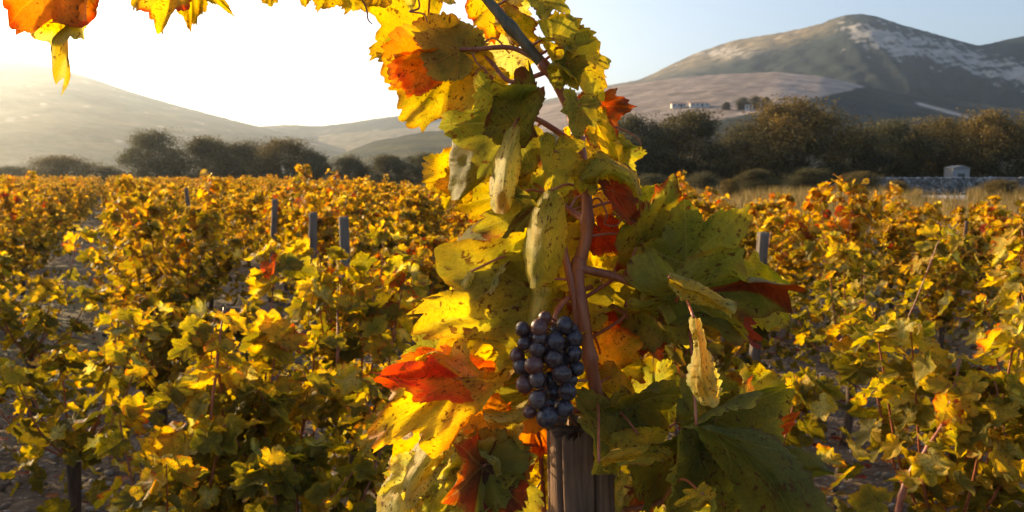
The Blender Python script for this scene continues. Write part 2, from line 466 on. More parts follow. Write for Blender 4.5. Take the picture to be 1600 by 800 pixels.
# two white farm buildings on the far slope
def house(loc, w, dpt, h, label, nwin):
    w, dpt, h = w * .42, dpt * .5, h * .36
    root = empty('farmhouse', loc)
    def part(name, me, parent, l=(0, 0, 0)): return link(name, me, parent, l)
    def boxm(name, x0, x1, y0, y1, z0, z1, mat):
        V = [(x, y, z) for z in (z0, z1) for y in (y0, y1) for x in (x0, x1)]
        Fc = [(0, 2, 3, 1), (4, 5, 7, 6), (0, 1, 5, 4), (2, 6, 7, 3), (0, 4, 6, 2), (1, 3, 7, 5)]
        return mesh(name, V, Fc, mat, smooth=False)
    part('wall', boxm('wall', -w / 2, w / 2, -dpt / 2, dpt / 2, -4, h, M['plaster']), root)
    e = 0.15; rh = h + 0.55
    V = [(-w / 2 - e, -dpt / 2 - e, h), (w / 2 + e, -dpt / 2 - e, h), (w / 2 + e, dpt / 2 + e, h), (-w / 2 - e, dpt / 2 + e, h), (-w / 2 - e, 0, rh), (w / 2 + e, 0, rh)]
    part('roof', mesh('roof', V, [(0, 1, 5, 4), (2, 3, 4, 5), (0, 4, 3), (1, 2, 5), (0, 3, 2, 1)], M['tile'], smooth=False), root)
    for k in range(nwin):
        x = -w / 2 + w * (k + 0.5) / nwin
        part('window', boxm('window', x - 0.35, x + 0.35, -dpt / 2 - 0.06, -dpt / 2 + 0.1, h * 0.35, h * 0.75, M['dark_glass']), root)
    part('door', boxm('door', w * 0.08, w * 0.08 + 0.8, -dpt / 2 - 0.05, -dpt / 2 + 0.1, 0, h * .85, M['dark_glass']), root)
    return tag(root, label, 'house', 'farm buildings below the ploughed slope')
for (x, y, w, hh, lab, nw) in ((1060, 168, 15, 4.4, 'low white farm building below the ploughed slope, beside the longer white one', 3),
                               (1092, 167, 19, 4.0, 'longest low white farm building at the foot of the ploughed slope', 4),
                               (1168, 172, 7, 5.5, 'narrow pale house among dark bushes below the ploughed slope', 2)):
    p = on_hill(x, y)
    if p is not None: house(p, w, 8, hh, lab, nw)

# ------------------------------------------------------------------ leaves
PAL = dict(
    yellow=(0.53, 0.345, 0.032), pale=(0.56, 0.47, 0.13), gold=(0.44, 0.255, 0.03), green=(0.145, 0.120, 0.016), deep=(0.085, 0.078, 0.012),
    olive=(0.21, 0.172, 0.022), lime=(0.35, 0.28, 0.027), orange=(0.52, 0.17, 0.02), red=(0.45, 0.055, 0.018), brown=(0.16, 0.06, 0.025), russet=(0.28, 0.05, 0.02))
PAL = {k: np.array(v) for k, v in PAL.items()}
HERO = dict(green=np.array((0.235, 0.205, 0.034)), deep=np.array((0.165, 0.150, 0.026)), olive=np.array((0.31, 0.255, 0.038)), lime=np.array((0.42, 0.34, 0.045)))
CTRL_A = np.array([0, 9, 20, 31, 42, 54, 64, 76, 88, 98, 110, 124, 140, 156, 168, 176, 180.])
CTRL_R = np.array([1.0, .93, .83, .74, .82, .92, .86, .73, .69, .71, .74, .68, .62, .55, .44, .22, .10])
def outline(th, seed, teeth=17, amp=0.085, sinus=1.0):
    r = np.random.default_rng(seed)
    jl = r.uniform(0.9, 1.08, len(CTRL_R)); jr = r.uniform(0.9, 1.08, len(CTRL_R))
    base = CTRL_R.copy()
    base[[3, 7, 8]] *= 1 - 0.30 * (sinus - 1) ; base[[2, 4]] *= 1 - 0.12 * (sinus - 1)
    a = np.degrees(np.abs(th))
    rr = np.where(th >= 0, np.interp(a, CTRL_A, base * jl), np.interp(a, CTRL_A, base * jr))
    sg = np.where(th >= 0, 0.0, 40.0)
    ph = a / 180 * teeth + 0.45 * np.sin(a * 0.09 + seed + sg) + 0.25 * np.sin(a * 0.23 + 2 * seed + sg)
    tooth = np.abs((ph % 1) - 0.35) / 0.65
    size = r.uniform(0.25, 1.35, 200)[np.clip(np.floor(ph + sg).astype(int) + 5, 0, 199)]
    bite = 1 - 0.10 * np.clip(vnoise(np.stack([np.cos(th), np.sin(th)], 1) * 4.0, seed + 17), 0, 1)
    return rr * bite * (1 + amp * size * (0.5 - tooth) * (a < 172))
FIELD = {k: PAL[k] for k in HERO}
def colour_leaf(pal, th, rho, u, v, seed):
    """pal = (centre, edge, tips[, patch angle, patch width]) ; colours of the leaf tissue itself"""
    r = np.random.default_rng(seed + 5)
    c0, c1, c2 = (PAL[p] for p in pal[:3])
    n = vnoise(np.stack([u, v], 1) * 3.2, seed); n2 = vnoise(np.stack([u, v], 1) * 8.0, seed + 1)
    f = sstep(rho + 0.22 * n, 0.45, 0.95)
    C = lerp(c0, c1, f)
    g = sstep(rho + 0.16 * n + 0.1 * n2, 0.84, 1.02)
    if len(pal) > 3:
        dth = np.abs((np.degrees(th) - pal[3] + 180) % 360 - 180)
        g = np.maximum(g * 0.5, sstep(rho * 0.5 + 0.75 * sstep(dth, pal[4] * 1.15, pal[4] * 0.5) + 0.12 * n + 0.06 * n2, 0.78, 0.95))
    C = lerp2(C, c2, g)
    C = lerp2(C, PAL['brown'], 0.75 * sstep(rho + 0.10 * n2 + 0.07 * n, 0.985, 1.08))
    return C * r.uniform(0.88, 1.1)
def leaf_geo(seed, na=171, rings=(0.12, 0.26, 0.42, 0.58, 0.72, 0.84, 0.93, 1.0), w=1.0, fold=0.15, kl=0.0, kr=0.0, kv=0.0, wave=0.06, quilt=0.02, pal=('yellow', 'yellow', 'orange'), sinus=1.0, bas=1.0):
    r = np.random.default_rng(seed)
    th = np.linspace(-math.pi, math.pi, na)
    ro = outline(th, seed, sinus=sinus, teeth=17 if na > 100 else (10 if na > 60 else 8), amp=0.125 if na > 100 else 0.17)
    rho = np.array([0.0] + list(rings))
    TH = np.concatenate([[0.0]] + [th for _ in rings]); RH = np.concatenate([[0.0]] + [np.full(na, q) for q in rings])
    RO = np.concatenate([[0.0]] + [ro for _ in rings])
    rad = RH * RO
    u = rad * np.sin(TH); v = rad * np.cos(TH)
    v = np.where(v < 0, v * bas, v)
    uv = np.stack([u, v, np.full_like(u, (seed * 0.137) % 10)], 1)
    C = colour_leaf(pal, TH, RH, u, v, seed)
    z = wave * vnoise(np.stack([u, v], 1) * 2.2, seed + 2) * (0.3 + RH) + 0.5 * wave * np.sin(TH * r.integers(4, 7) + r.uniform(0, 6)) * RH ** 2
    z += 0.35 * wave * vnoise(np.stack([u, v], 1) * 7.0, seed + 3) * RH
    va = np.radians([0, 54, -54, 110, -110])
    dv = np.min(np.abs(((TH[:, None] - va[None, :] + math.pi) % (2 * math.pi)) - math.pi), axis=1) * rad
    z -= quilt * np.exp(-(dv / 0.06) ** 2)
    U = u * w
    z += fold * np.abs(U)
    def bend(s, z, k, start):
        """roll the strip s > start into an arc of curvature k"""
        if abs(k) < 1e-3: return s, z
        q = np.maximum(s - start, 0)
        ang = q * k
        s2 = np.where(s > start, start + np.sin(ang) / k - z * np.sin(ang), s)
        z2 = np.where(s > start, (1 - np.cos(ang)) / k + z * np.cos(ang), z)
        return s2, z2
    pos, zz = bend(U, z, kr, 0.12 * w)
    neg, zz = bend(-pos, zz, kl, 0.12 * w)
    U2 = -neg
    v2, z2 = bend(v, zz, kv, 0.1)
    V = np.stack([U2, v2, z2], 1)
    Fc = [(0, 1 + k, 2 + k) for k in range(na - 1)]
    Fc = [(0, 2 + k, 1 + k) for k in range(na - 1)]
    for q in range(len(rings) - 1):
        b0 = 1 + q * na; b1 = b0 + na
        Fc += [(b0 + k, b0 + k + 1, b1 + k + 1, b1 + k) for k in range(na - 1)]
    return V, Fc, C, uv

# ------------------------------------------------------------------ the near vine with the bunch of grapes
VINE_BASE = Vector((0.085, 0.90, 0))
hero = empty('grape_vine', VINE_BASE)
tag(hero, 'yellow and green grapevine with dark bunch of grapes, tied up beside weathered wooden post', 'grapevine')
def px_path(pts, n=8): return smooth_path([pt(*p) for p in pts], n)
canes = []
def cane(pts, r, mat='cane', name='cane', sides=10, knots=0.0, n=8):
    P = px_path(pts, n); canes.append(P)
    return tube(name, P, r, M[mat], hero, sides, knots)
# old trunk from the ground up behind the post
tp = [VINE_BASE + Vector(q) for q in ((0, 0.06, -0.05), (0.03, 0.07, 0.3), (-0.01, 0.05, 0.6), (0.02, 0.03, 0.9))] + [pt(938, 700, 0.885), pt(933, 615, 0.835)]
tube('trunk', smooth_path(tp, 8), [0.03, 0.024, 0.02, 0.012, 0.007, 0.0064], M['trunk'], hero, 10, 0.06)
cane([(934, 625, .835), (922, 560, .825), (910, 480, .82), (903, 430, .825), (905, 405, .83)], [0.0064, 0.0060, 0.0056, 0.0066], knots=0.085)
cane([(905, 410, .83), (916, 370, .828), (917, 320, .828), (913, 270, .83), (905, 225, .838), (888, 170, .85), (866, 125, .85), (845, 96, .85)], [0.0062, 0.0052, 0.0047, 0.0048], knots=0.08)
cane([(846, 98, .85), (815, 62, .85), (785, 28, .85), (745, -18, .86), (690, -62, .87), (600, -95, .88), (480, -90, .88), (340, -72, .87), (200, -64, .86), (60, -70, .85), (-60, -60, .85)], [0.0056, 0.0052, 0.0045, 0.004, 0.003, 0.0022], 'cane_green', knots=0.09)
cane([(900, 418, .822), (960, 432, .83), (1010, 452, .81), (1045, 470, .80), (1075, 500, .80)], [0.0042, 0.0038, 0.003, 0.002])
cane([(880, 384, .82), (885, 410, .822), (898, 470, .822), (905, 540, .826)], [0.0035, 0.0038, 0.004])
cane([(878, 398, .845), (868, 395, .84), (876, 372, .84)], [0.0032, 0.003, 0.0022])
cane([(914, 345, .83), (892, 330, .845), (868, 312, .84)], [0.0032, 0.003, 0.0026])
cane([(906, 232, .85), (870, 205, .845), (835, 185, .84), (815, 190, .83)], [0.0034, 0.0028, 0.002])
cane([(848, 100, .85), (800, 75, .855), (745, 77, .86), (718, 77, .86)], [0.0026, 0.0024, 0.0018])
cane([(856, 112, .85), (800, 128, .86), (770, 100, .87), (748, 72, .88)], [0.0024, 0.0022, 0.0018])
cane([(770, 122, .87), (735, 108, .88), (705, 96, .89)], [0.0022, 0.0018, 0.0014])
cane([(932, 610, .86), (980, 660, .87), (1040, 700, .86), (1100, 712, .84)], [0.0045, 0.0038, 0.003, 0.0022])
cane([(938, 790, .87), (990, 795, .84), (1035, 783, .82)], [0.0034, 0.003, 0.0025])
cane([(930, 640, .87), (860, 640, .88), (800, 620, .88), (730, 600, .87)], [0.004, 0.0034, 0.0028, 0.002])
cane([(905, 470, .822), (930, 455, .84), (962, 434, .83)], [0.0022, 0.002, 0.002], 'stalk')
cane([(960, 480, .86), (975, 495, .86), (920, 530, .86)], [0.0018, 0.0018, 0.002], 'stalk')
cane([(850, 800, .88), (847, 750, .88), (842, 690, .88), (836, 650, .88)], [0.0028, 0.0026, 0.002], 'stalk')
# curling tendrils
def tendril(pts): tube('tendril', px_path(pts, 10), [0.0011, 0.0009, 0.0006], M['cane'], hero, 6)
tendril([(915, 320, .845), (935, 310, .83), (948, 335, .82), (945, 350, .82), (965, 352, .82), (970, 338, .82), (955, 336, .82)])
tendril([(895, 190, .85), (935, 192, .83), (975, 203, .82), (998, 218, .82), (1002, 228, .82)])
tendril([(652, -10, .87), (655, 12, .87), (640, 18, .87), (662, 22, .87), (668, 35, .87)])
tendril([(738, 82, .86), (745, 98, .86), (760, 112, .86), (752, 122, .86), (744, 112, .86), (757, 104, .86)])
tendril([(560, -10, .88), (572, 12, .87), (575, 30, .87), (582, 38, .87)])
tendril([(850, 790, .87), (838, 768, .86), (846, 750, .86), (835, 742, .86)])
cane_pts = np.concatenate(canes)

Y, P_, G, D_, O_, L_ = 'yellow', 'pale', 'green', 'deep', 'olive', 'lime'
ALLY = (Y, Y, 'gold'); OR = (Y, Y, 'red'); PALE = (P_, L_, P_); GY = (L_, O_, Y); GR = (G, O_, L_); DEEP = (D_, G, O_)
RED = ('red', 'red', 'orange'); RUS = ('russet', 'brown', 'russet'); ORED = ('orange', 'red', 'orange')
# jx, jy, tx, ty, depth, palette, width, options
HL = [
 # crown of the shoot, against the sky
 (668, 38, 590, 92, .93, ALLY, 1.0, dict(rl=-12)),
 (717, 76, 650, 56, .86, DEEP, 1.05, dict(rl=35, sl=.15, fold=-.1)),
 (664, 104, 606, 114, .865, ORED, .8, dict(rl=15)),
 (704, 96, 634, 192, .885, (Y, Y, 'orange', 70, 20), .85, dict(rl=-8, kl=.2, kr=.2)),
 (745, 95, 705, 122, .93, PALE, 1.0, dict()),
 (803, 190, 698, 196, .825, (D_, D_, G), .98, dict(rl=28, fold=.12, kl=1.2)),
 (806, 193, 830, 110, .815, (G, D_, 'brown'), .72, dict(rl=-30, fold=.45)),
 (800, 305, 842, 326, .80, DEEP, .35, dict(rl=20)),
 (812, 240, 818, 292, .87, ALLY, .9, dict(rl=-10)),
 (866, 237, 862, 300, .80, (L_, O_, 'gold'), .85, dict(rl=22, kv=.4)),
 (905, 164, 896, 213, .79, DEEP, .85, dict(rl=35, kv=.8)),
 (922, 285, 934, 243, .80, (L_, Y, Y), .8, dict(rl=-20)),
 (932, 192, 958, 250, .81, OR, .45, dict(rl=-25, kl=2.0)),
 (926, 170, 990, 164, .90, RUS, .5, dict(rl=25)),
 (866, 60, 928, 72, .84, (O_, G, Y), .7, dict(rl=30, kv=.6)),
 (885, 75, 936, 148, .845, (L_, O_, Y), .65, dict(rl=35)),
 (880, 84, 870, 58, .86, ORED, .7, dict()),
 (850, -8, 888, 24, .84, DEEP, 1.0, dict(rl=30)),
 (775, 0, 772, 62, .93, OR, .75, dict(rl=-15)),
 (798, 38, 848, 82, .90, (Y, 'gold', 'russet'), .45, dict(rl=-10)),
 (800, 15, 830, 35, .92, PALE, 1.0, dict()),
 (888, 98, 858, 140, .835, DEEP, .85, dict(rl=30)),
 (795, 82, 722, 112, .97, (P_, L_, 'gold'), .7, dict()),
 (760, 130, 740, 190, .96, (L_, O_, Y), .9, dict()),
 (640, -22, 644, 15, .88, PALE, .9, dict(rl=25)),
 (522, -22, 500, 20, .89, (Y, Y, 'gold'), 1.0, dict(rl=10)),
 (556, -16, 538, 19, .88, (L_, Y, 'gold'), .9, dict(rl=20)),
 (592, -25, 593, 25, .88, ALLY, .85, dict(rl=-20)),
 (478, -20, 480, 12, .88, ALLY, .9, dict()),
 (688, -20, 712, 12, .87, PALE, .5, dict(rl=20)),
 # leaves hanging from the arching shoot
 (105, -38, 22, 38, .84, ('orange', 'orange', 'red'), .85, dict(rl=10)),
 (112, -42, 86, 126, .85, (Y, Y, P_), .28, dict(rl=-10)),
 (268, -22, 260, 58, .86, (Y, Y, 'red'), .68, dict(rl=-10)),
 (300, -18, 298, 44, .865, (Y, 'gold', 'gold'), .45, dict(rl=15)),
 (318, -25, 360, 18, .86, ALLY, .28, dict(kv=-.4)),
 (428, -28, 424, 11, .87, ALLY, .9, dict()),
 (205, -50, 190, -8, .86, ALLY, .8, dict()),
 # left middle
 (712, 272, 662, 290, .93, ALLY, 1.0, dict(rl=-15)),
 (720, 285, 694, 322, .92, ALLY, .8, dict(rl=-10)),
 (795, 298, 718, 326, .93, (O_, Y, 'gold'), .75, dict(rl=15)),
 (846, 318, 770, 450, .89, (G, O_, 'brown'), .55, dict(rl=20, kr=1.0)),
 (765, 418, 706, 480, .86, (P_, P_, 'brown'), .5, dict(rl=-30, fold=.4)),
 (790, 425, 740, 480, .865, (L_, L_, 'brown'), .8, dict(rl=-15)),
 (848, 452, 655, 522, .85, (L_, O_, Y), .62, dict(rl=-18, kr=1.0)),
 (835, 480, 762, 545, .865, (O_, L_, 'russet'), .85, dict(rl=-20)),
 (812, 500, 712, 552, .89, GY, .8, dict(rl=10)),
 (815, 540, 745, 610, .90, GR, .9, dict(rl=20)),
 (822, 560, 752, 590, .86, (O_, L_, 'russet'), .75, dict(kv=1.0)),
 (720, 592, 578, 692, .82, (Y, Y, 'red', 62, 26), .48, dict(rl=-8)),
 (718, 590, 600, 580, .824, ORED, .42, dict(rl=10)),
 (720, 590, 664, 546, .826, (P_, L_, Y), .8, dict(rl=-30)),
 (762, 655, 692, 640, .84, (('orange'), 'orange', 'red'), .75, dict(rl=15, kr=2.)),
 (838, 615, 745, 622, .86, (G, O_, G), .8, dict(rl=25)),
 (756, 726, 810, 652, .83, (O_, L_, P_), .75, dict(rl=-10, kr=1.2)),
 (660, 740, 600, 770, .845, (P_, L_, P_), .7, dict(rl=-30)),
 (748, 735, 690, 688, .835, (Y, P_, P_), .72, dict(rl=-15)),
 (755, 728, 742, 838, .82, ('brown', 'russet', O_, 0, 10), .8, dict(rl=12)),
 (757, 728, 690, 800, .825, (O_, L_, P_), .7, dict(rl=-8)),
 (757, 728, 835, 790, .822, (G, O_, G), .75, dict(rl=14)),
 (832, 655, 824, 728, .88, ORED, .6, dict()),
 (850, 728, 812, 766, .88, ALLY, .9, dict()),
 (720, 800, 690, 760, .84, PALE, .8, dict(rl=-25)),
 (650, 812, 636, 768, .84, PALE, .8, dict(rl=-20)),
 # right middle
 (1008, 385, 1046, 284, .84, (O_, G, 'russet'), .72, dict(rl=20, kl=.8)),
 (1000, 330, 1035, 395, .86, (L_, O_, Y), .9, dict()),
 (958, 298, 992, 350, .80, RUS, .55, dict(rl=25)),
 (914, 310, 955, 345, .90, (Y, 'gold', 'red'), 1.0, dict()),
 (925, 360, 960, 300, .90, (Y, Y, 'red'), 1.0, dict(rl=10)),
 (938, 360, 964, 398, .86, RED, .8, dict()),
 (920, 375, 900, 420, .89, (Y, Y, 'orange'), .9, dict()),
 (1074, 412, 1152, 330, .81, (G, G, O_), .78, dict(rl=14, fold=.06, kl=.2, kr=.3)),
 (1058, 452, 1236, 448, .785, (G, O_, 'russet', 0, 17), .50, dict(rl=30, kl=1.2)),
 (1092, 478, 1192, 528, .80, (D_, G, 'russet', 0, 30), .70, dict(rl=30)),
 (1045, 462, 962, 405, .86, GR, .9, dict(rl=25)),
 (1040, 470, 955, 488, .875, (G, O_, G), .9, dict(rl=28)),
 (1000, 395, 985, 460, .85, (Y, P_, Y), .35, dict(rl=-35)),
 (1060, 478, 1098, 540, .79, (O_, G, O_), .6, dict(rl=20)),
 (930, 545, 978, 490, .88, (Y, 'gold', 'red', 0, 40), .9, dict(rl=-10)),
 (938, 552, 1002, 588, .875, (Y, Y, 'orange'), .85, dict(rl=-10)),
 (1000, 520, 1030, 560, .90, RUS, .9, dict(rl=20)),
 (985, 480, 1040, 530, .91, GR, 1.0, dict()),
 (958, 692, 908, 612, .80, DEEP, .95, dict(rl=32)),
 (980, 640, 1062, 606, .815, DEEP, .85, dict(rl=32)),
 (955, 590, 985, 640, .86, (L_, Y, Y), .45, dict(rl=-30)),
 (1112, 658, 1072, 588, .82, DEEP, .9, dict(rl=30)),
 (1118, 656, 1230, 600, .80, (D_, G, L_), .72, dict(rl=28)),
 (1125, 640, 1180, 590, .84, (G, 'russet', O_), .8, dict(rl=20)),
 (1208, 672, 1248, 645, .82, ORED, .35, dict()),
 (1012, 700, 936, 716, .785, (Y, L_, 'gold'), .5, dict(rl=-45, kl=1.5)),
 (1018, 640, 1018, 690, .84, (Y, L_, Y), .7, dict()),
 (1066, 712, 985, 782, .82, DEEP, .8, dict(rl=25)),
 (1085, 705, 1040, 812, .80, DEEP, .8, dict(rl=30)),
 (1010, 725, 985, 800, .86, RUS, .8, dict(rl=20)),
 (1085, 715, 1110, 760, .81, (L_, O_, 'russet'), .7, dict()),
 (1098, 772, 1058, 786, .69, ALLY, .4, dict(rl=-30)),
 (975, 760, 962, 800, .85, PALE, .5, dict(rl=-30)),
 (1130, 790, 1110, 850, .78, (G, O_, L_), .9, dict(rl=15)),
 (890, 610, 915, 580, .90, (Y, 'gold', 'red'), .9, dict()),
 (905, 470, 880, 420, .885, GR, 1.0, dict(rl=20)),
 (945, 440, 975, 500, .885, (O_, G, L_), .9, dict(rl=15)),
]
# leaves deeper inside the plant
for k in range(46):
    zone = k % 3
    if zone == 0: x, y = rng.uniform(930, 1180), rng.uniform(400, 790)
    elif zone == 1: x, y = rng.uniform(640, 860), rng.uniform(470, 800)
    else: x, y = rng.uniform(720, 1010), rng.uniform(200, 460)
    an = rng.uniform(0, 6.28); ln = rng.uniform(45, 75)
    pal = [GR, DEEP, GY, (G, O_, 'russet'), ALLY, (O_, L_, Y)][rng.choice(6, p=[.3, .22, .2, .08, .08, .12])]
    HL.append((x, y, x + ln * math.cos(an), y + ln * abs(math.sin(an)) + 12, rng.uniform(.93, 1.06), pal, rng.uniform(.7, 1.0), dict(rl=rng.uniform(-35, 35), kv=rng.uniform(-.3, .6))))
# leaves lower down the post, beneath the frame
for k in range(34):
    x, y = rng.uniform(560, 1260), rng.uniform(830, 1350); an = rng.uniform(0, 6.28); ln = rng.uniform(55, 90)
    HL.append((x, y, x + ln * math.cos(an), y + ln * abs(math.sin(an)) + 10, rng.uniform(.80, 1.06), [GR, DEEP, GY][k % 3], .85, dict(rl=rng.uniform(-30, 40))))

def hero_leaf(spec, seed):
    jx, jy, tx, ty, d, pal, w, op = spec
    J = pt(jx, jy, d); Tn = pt(tx, ty, d)
    ax = Tn - J; L = ax.length * 1.08
    sl = op.get('sl', random.uniform(-.25, .25))
    ax = (ax.normalized() + FWD * sl).normalized()
    nrm = -FWD - ax * (-FWD).dot(ax); nrm.normalize()
    rl = op.get('rl', 0.0) + random.uniform(-6, 6)
    # roll so that a positive angle turns the face away from the sun side
    side = ax.cross(nrm)
    sgn = 1.0 if side.x > 0 else -1.0
    nrm = Matrix.Rotation(R(rl) * sgn, 3, ax) @ nrm
    side = ax.cross(nrm).normalized()
    kl, kr = op.get('kl', random.uniform(-.3, 1.5)), op.get('kr', random.uniform(-.3, 1.5))
    if side.x < 0: kl, kr = kr, kl
    PAL.update(HERO)
    V, Fc, C, uv = leaf_geo(seed, w=w * 1.12, fold=op.get('fold', random.uniform(.08, .48)), kl=kl, kr=kr,
                            kv=op.get('kv', random.uniform(-.25, .5)), wave=op.get('wave', random.uniform(.10, .19)), pal=pal, sinus=op.get('sinus', random.uniform(.5, 1.5)), bas=op.get('bas', .85))
    Mx = np.array([[side.x, ax.x, nrm.x], [side.y, ax.y, nrm.y], [side.z, ax.z, nrm.z]])
    Vw = (V * L) @ Mx.T
    o = link('leaf', mesh('leaf', Vw, Fc, M['leaf'], cols=C, uvs=uv), hero, J - VINE_BASE)
    # stalk to the nearest cane
    Jn = np.array(J); dd = np.linalg.norm(cane_pts - Jn, axis=1); k = int(np.argmin(dd + np.where(cane_pts[:, 2] < Jn[2] - 0.01, 0.02, 0)))
    if 0.004 < dd[k] < 0.16:
        Pn = cane_pts[k]; mid = 0.5 * (Jn + Pn) + np.array([0, 0, 0.12 * dd[k]])
        Vt, Ft = tube_vf(smooth_path([Pn, mid, Jn], 5), [0.0016, 0.0012, 0.0011], 6)
        link('leaf_stalk', mesh('leaf_stalk', Vt - Jn, Ft, M['stalk']), o)
    return o
for i, s in enumerate(HL): hero_leaf(s, 100 + i)

def strip_leaf(Le, Mi, Ri, pal, seed, wave=.0038, teeth=12, amp=.0052):
    """a folded or rolled leaf, lofted through its two margins and its midrib"""
    r = np.random.default_rng(seed); ns, nt = 56, 17
    def curve(Q):
        P = smooth_path([pt(*q) for q in Q], 12); return np.stack([np.interp(np.linspace(0, 1, ns), np.linspace(0, 1, len(P)), P[:, i]) for i in range(3)], 1)
    A, B, C3 = curve(Le), curve(Mi), curve(Ri)
    s_ = np.linspace(0, 1, ns); t_ = np.linspace(-1, 1, nt)
    for E, sg in ((A, 0.), (C3, 3.)):
        d = E - B; ln = np.linalg.norm(d, axis=1)[:, None] + 1e-6
        ph = s_ * teeth + .35 * np.sin(s_ * 17 + seed + sg); tooth = np.abs((ph % 1) - .35) / .65
        sz = r.uniform(.3, 1.4, 60)[np.clip(np.floor(ph).astype(int) + 3, 0, 59)]
        E += d / ln * (amp * (sz * (.5 - tooth)) * np.minimum(1, np.minimum(s_, 1 - s_) * 9))[:, None]
    V, RH, TH, U, W = [], [], [], [], []
    for i in range(ns):
        q = t_[:, None]
        V.append(A[i] * (q * (q - 1) / 2) + B[i] * (1 - q * q) + C3[i] * (q * (q + 1) / 2))
        prof = math.sin(math.pi * min(1, .12 + .8 * s_[i])) ** .6
        U.append(t_ * .7 * prof); W.append(np.full(nt, s_[i] * 1.1 - .1))
        RH.append(np.maximum(np.abs(t_), max(0, (s_[i] - .6) / .4))); TH.append(t_ * 1.2 * (1 - .6 * s_[i]))
    V = np.concatenate(V); U, W, RH, TH = (np.concatenate(z) for z in (U, W, RH, TH))
    nz = vnoise(np.stack([U, W], 1) * 3.0, seed) + .5 * vnoise(np.stack([U, W], 1) * 8.0, seed + 1)
    V = V + nz[:, None] * wave * np.array([.5, 1.0, .4])
    C = colour_leaf(pal, TH, RH, U, W, seed)
    ii = (np.arange(ns - 1)[:, None] * nt + np.arange(nt - 1)[None, :]).ravel()
    Fq = np.stack([ii, ii + nt, ii + nt + 1, ii + 1], 1)
    e1 = V[nt] - V[0]
    if np.dot(np.cross(V[Fq[400, 1]] - V[Fq[400, 0]], V[Fq[400, 2]] - V[Fq[400, 0]]), np.array(FWD)) > 0: Fq = Fq[:, ::-1].copy()
    J = pt(*Mi[0])
    o = link('leaf', mesh('leaf', V - np.array(J), Fq, M['leaf'], cols=C, uvs=np.stack([U, W, np.full_like(U, seed * .37 % 10)], 1)), hero, J - VINE_BASE)
    Jn = np.array(J); dd = np.linalg.norm(cane_pts - Jn, axis=1); k = int(np.argmin(dd))
    if .004 < dd[k] < .25:
        Pn = cane_pts[k]
        Vt, Ft = tube_vf(smooth_path([Pn, .5 * (Jn + Pn) + np.array([0, 0, .1 * dd[k]]), Jn], 5), [.0016, .0012, .0012], 6)
        link('leaf_stalk', mesh('leaf_stalk', Vt - Jn, Ft, M['stalk']), o)
STRIPS = [
 ([(792, 204), (773, 250), (764, 292), (770, 326)], .822, [(803, 197), (792, 245), (785, 290), (786, 334)], .787, [(812, 203), (814, 250), (808, 290), (798, 326)], .80, (P_, P_, 'gold', 0, 20)),
 ([(716, 192), (705, 230), (702, 272), (704, 312)], .915, [(804, 191), (730, 236), (720, 275), (708, 314)], .868, [(803, 196), (796, 228), (768, 268), (722, 310)], .862, (G, G, O_)),
 ([(850, 298), (828, 340), (816, 390), (828, 446)], .822, [(862, 297), (851, 345), (843, 396), (838, 450)], .775, [(880, 306), (887, 350), (880, 402), (862, 446)], .80, (L_, O_, L_)),
 ([(832, 444), (827, 470), (818, 508)], .85, [(844, 445), (840, 475), (826, 512)], .815, [(864, 450), (860, 482), (838, 512)], .83, (P_, L_, L_)),
 ([(1076, 498), (1084, 545), (1072, 592), (1088, 622)], .68, [(1084, 496), (1094, 550), (1098, 598), (1110, 640)], .66, [(1092, 500), (1108, 545), (1127, 592), (1124, 628)], .672, (Y, P_, P_)),
 ([(1044, 424), (1082, 438), (1118, 454), (1152, 476)], .715, [(1046, 434), (1080, 452), (1114, 468), (1150, 486)], .69, [(1044, 444), (1072, 470), (1110, 476), (1142, 494)], .705, (Y, P_, 'gold')),
 ([(676, 654), (654, 690), (618, 732), (592, 772), (588, 830)], .865, [(688, 650), (672, 700), (642, 745), (622, 790), (606, 835)], .83, [(694, 660), (692, 700), (668, 748), (654, 785), (640, 830)], .845, (P_, Y, P_)),
 ([(905, 277), (922, 246), (940, 238), (966, 254), (992, 270), (1004, 306)], .80, [(908, 282), (930, 266), (946, 262), (966, 269), (986, 284), (998, 308)], .785, [(914, 286), (936, 288), (950, 284), (964, 286), (980, 294), (992, 308)], .80, (L_, Y, Y)),
 ([(838, 612), (816, 628), (790, 642), (752, 640)], .84, [(842, 622), (818, 642), (794, 652), (754, 652)], .81, [(846, 634), (824, 656), (800, 664), (762, 668)], .83, (P_, L_, P_)),
 ([(848, 303), (800, 322), (752, 342), (714, 376), (698, 398)], .905, [(852, 306), (812, 352), (772, 388), (736, 420), (712, 440)], .862, [(856, 316), (838, 380), (826, 420), (802, 440), (742, 452)], .868, (G, O_, 'brown', 0, 26)),
 ([(1086, 668), (1118, 720), (1150, 770), (1172, 850)], .745, [(1088, 664), (1162, 708), (1216, 760), (1262, 850)], .718, [(1128, 660), (1202, 684), (1264, 740), (1318, 830)], .735, (D_, D_, G)),
 ([(1150, 690), (1196, 722), (1250, 748), (1300, 742)], .765, [(1150, 684), (1210, 704), (1255, 724), (1304, 740)], .745, [(1162, 678), (1215, 690), (1265, 706), (1300, 736)], .755, (D_, D_, G)),
 ([(936, 718), (956, 706), (982, 698), (1014, 694)], .74, [(936, 722), (958, 716), (984, 708), (1014, 698)], .72, [(944, 726), (964, 722), (988, 716), (1012, 704)], .735, (Y, L_, 'gold')),
 ([(984, 388), (998, 410), (1008, 432), (1000, 462)], .84, [(994, 386), (1008, 410), (1014, 434), (1006, 470)], .82, [(1000, 388), (1014, 408), (1024, 432), (1012, 466)], .83, (Y, P_, Y)),
 ([(728, 426), (716, 446), (706, 470), (716, 482)], .87, [(736, 424), (728, 446), (716, 466), (712, 486)], .845, [(744, 430), (738, 452), (730, 470), (722, 486)], .855, (P_, P_, 'brown')),
]
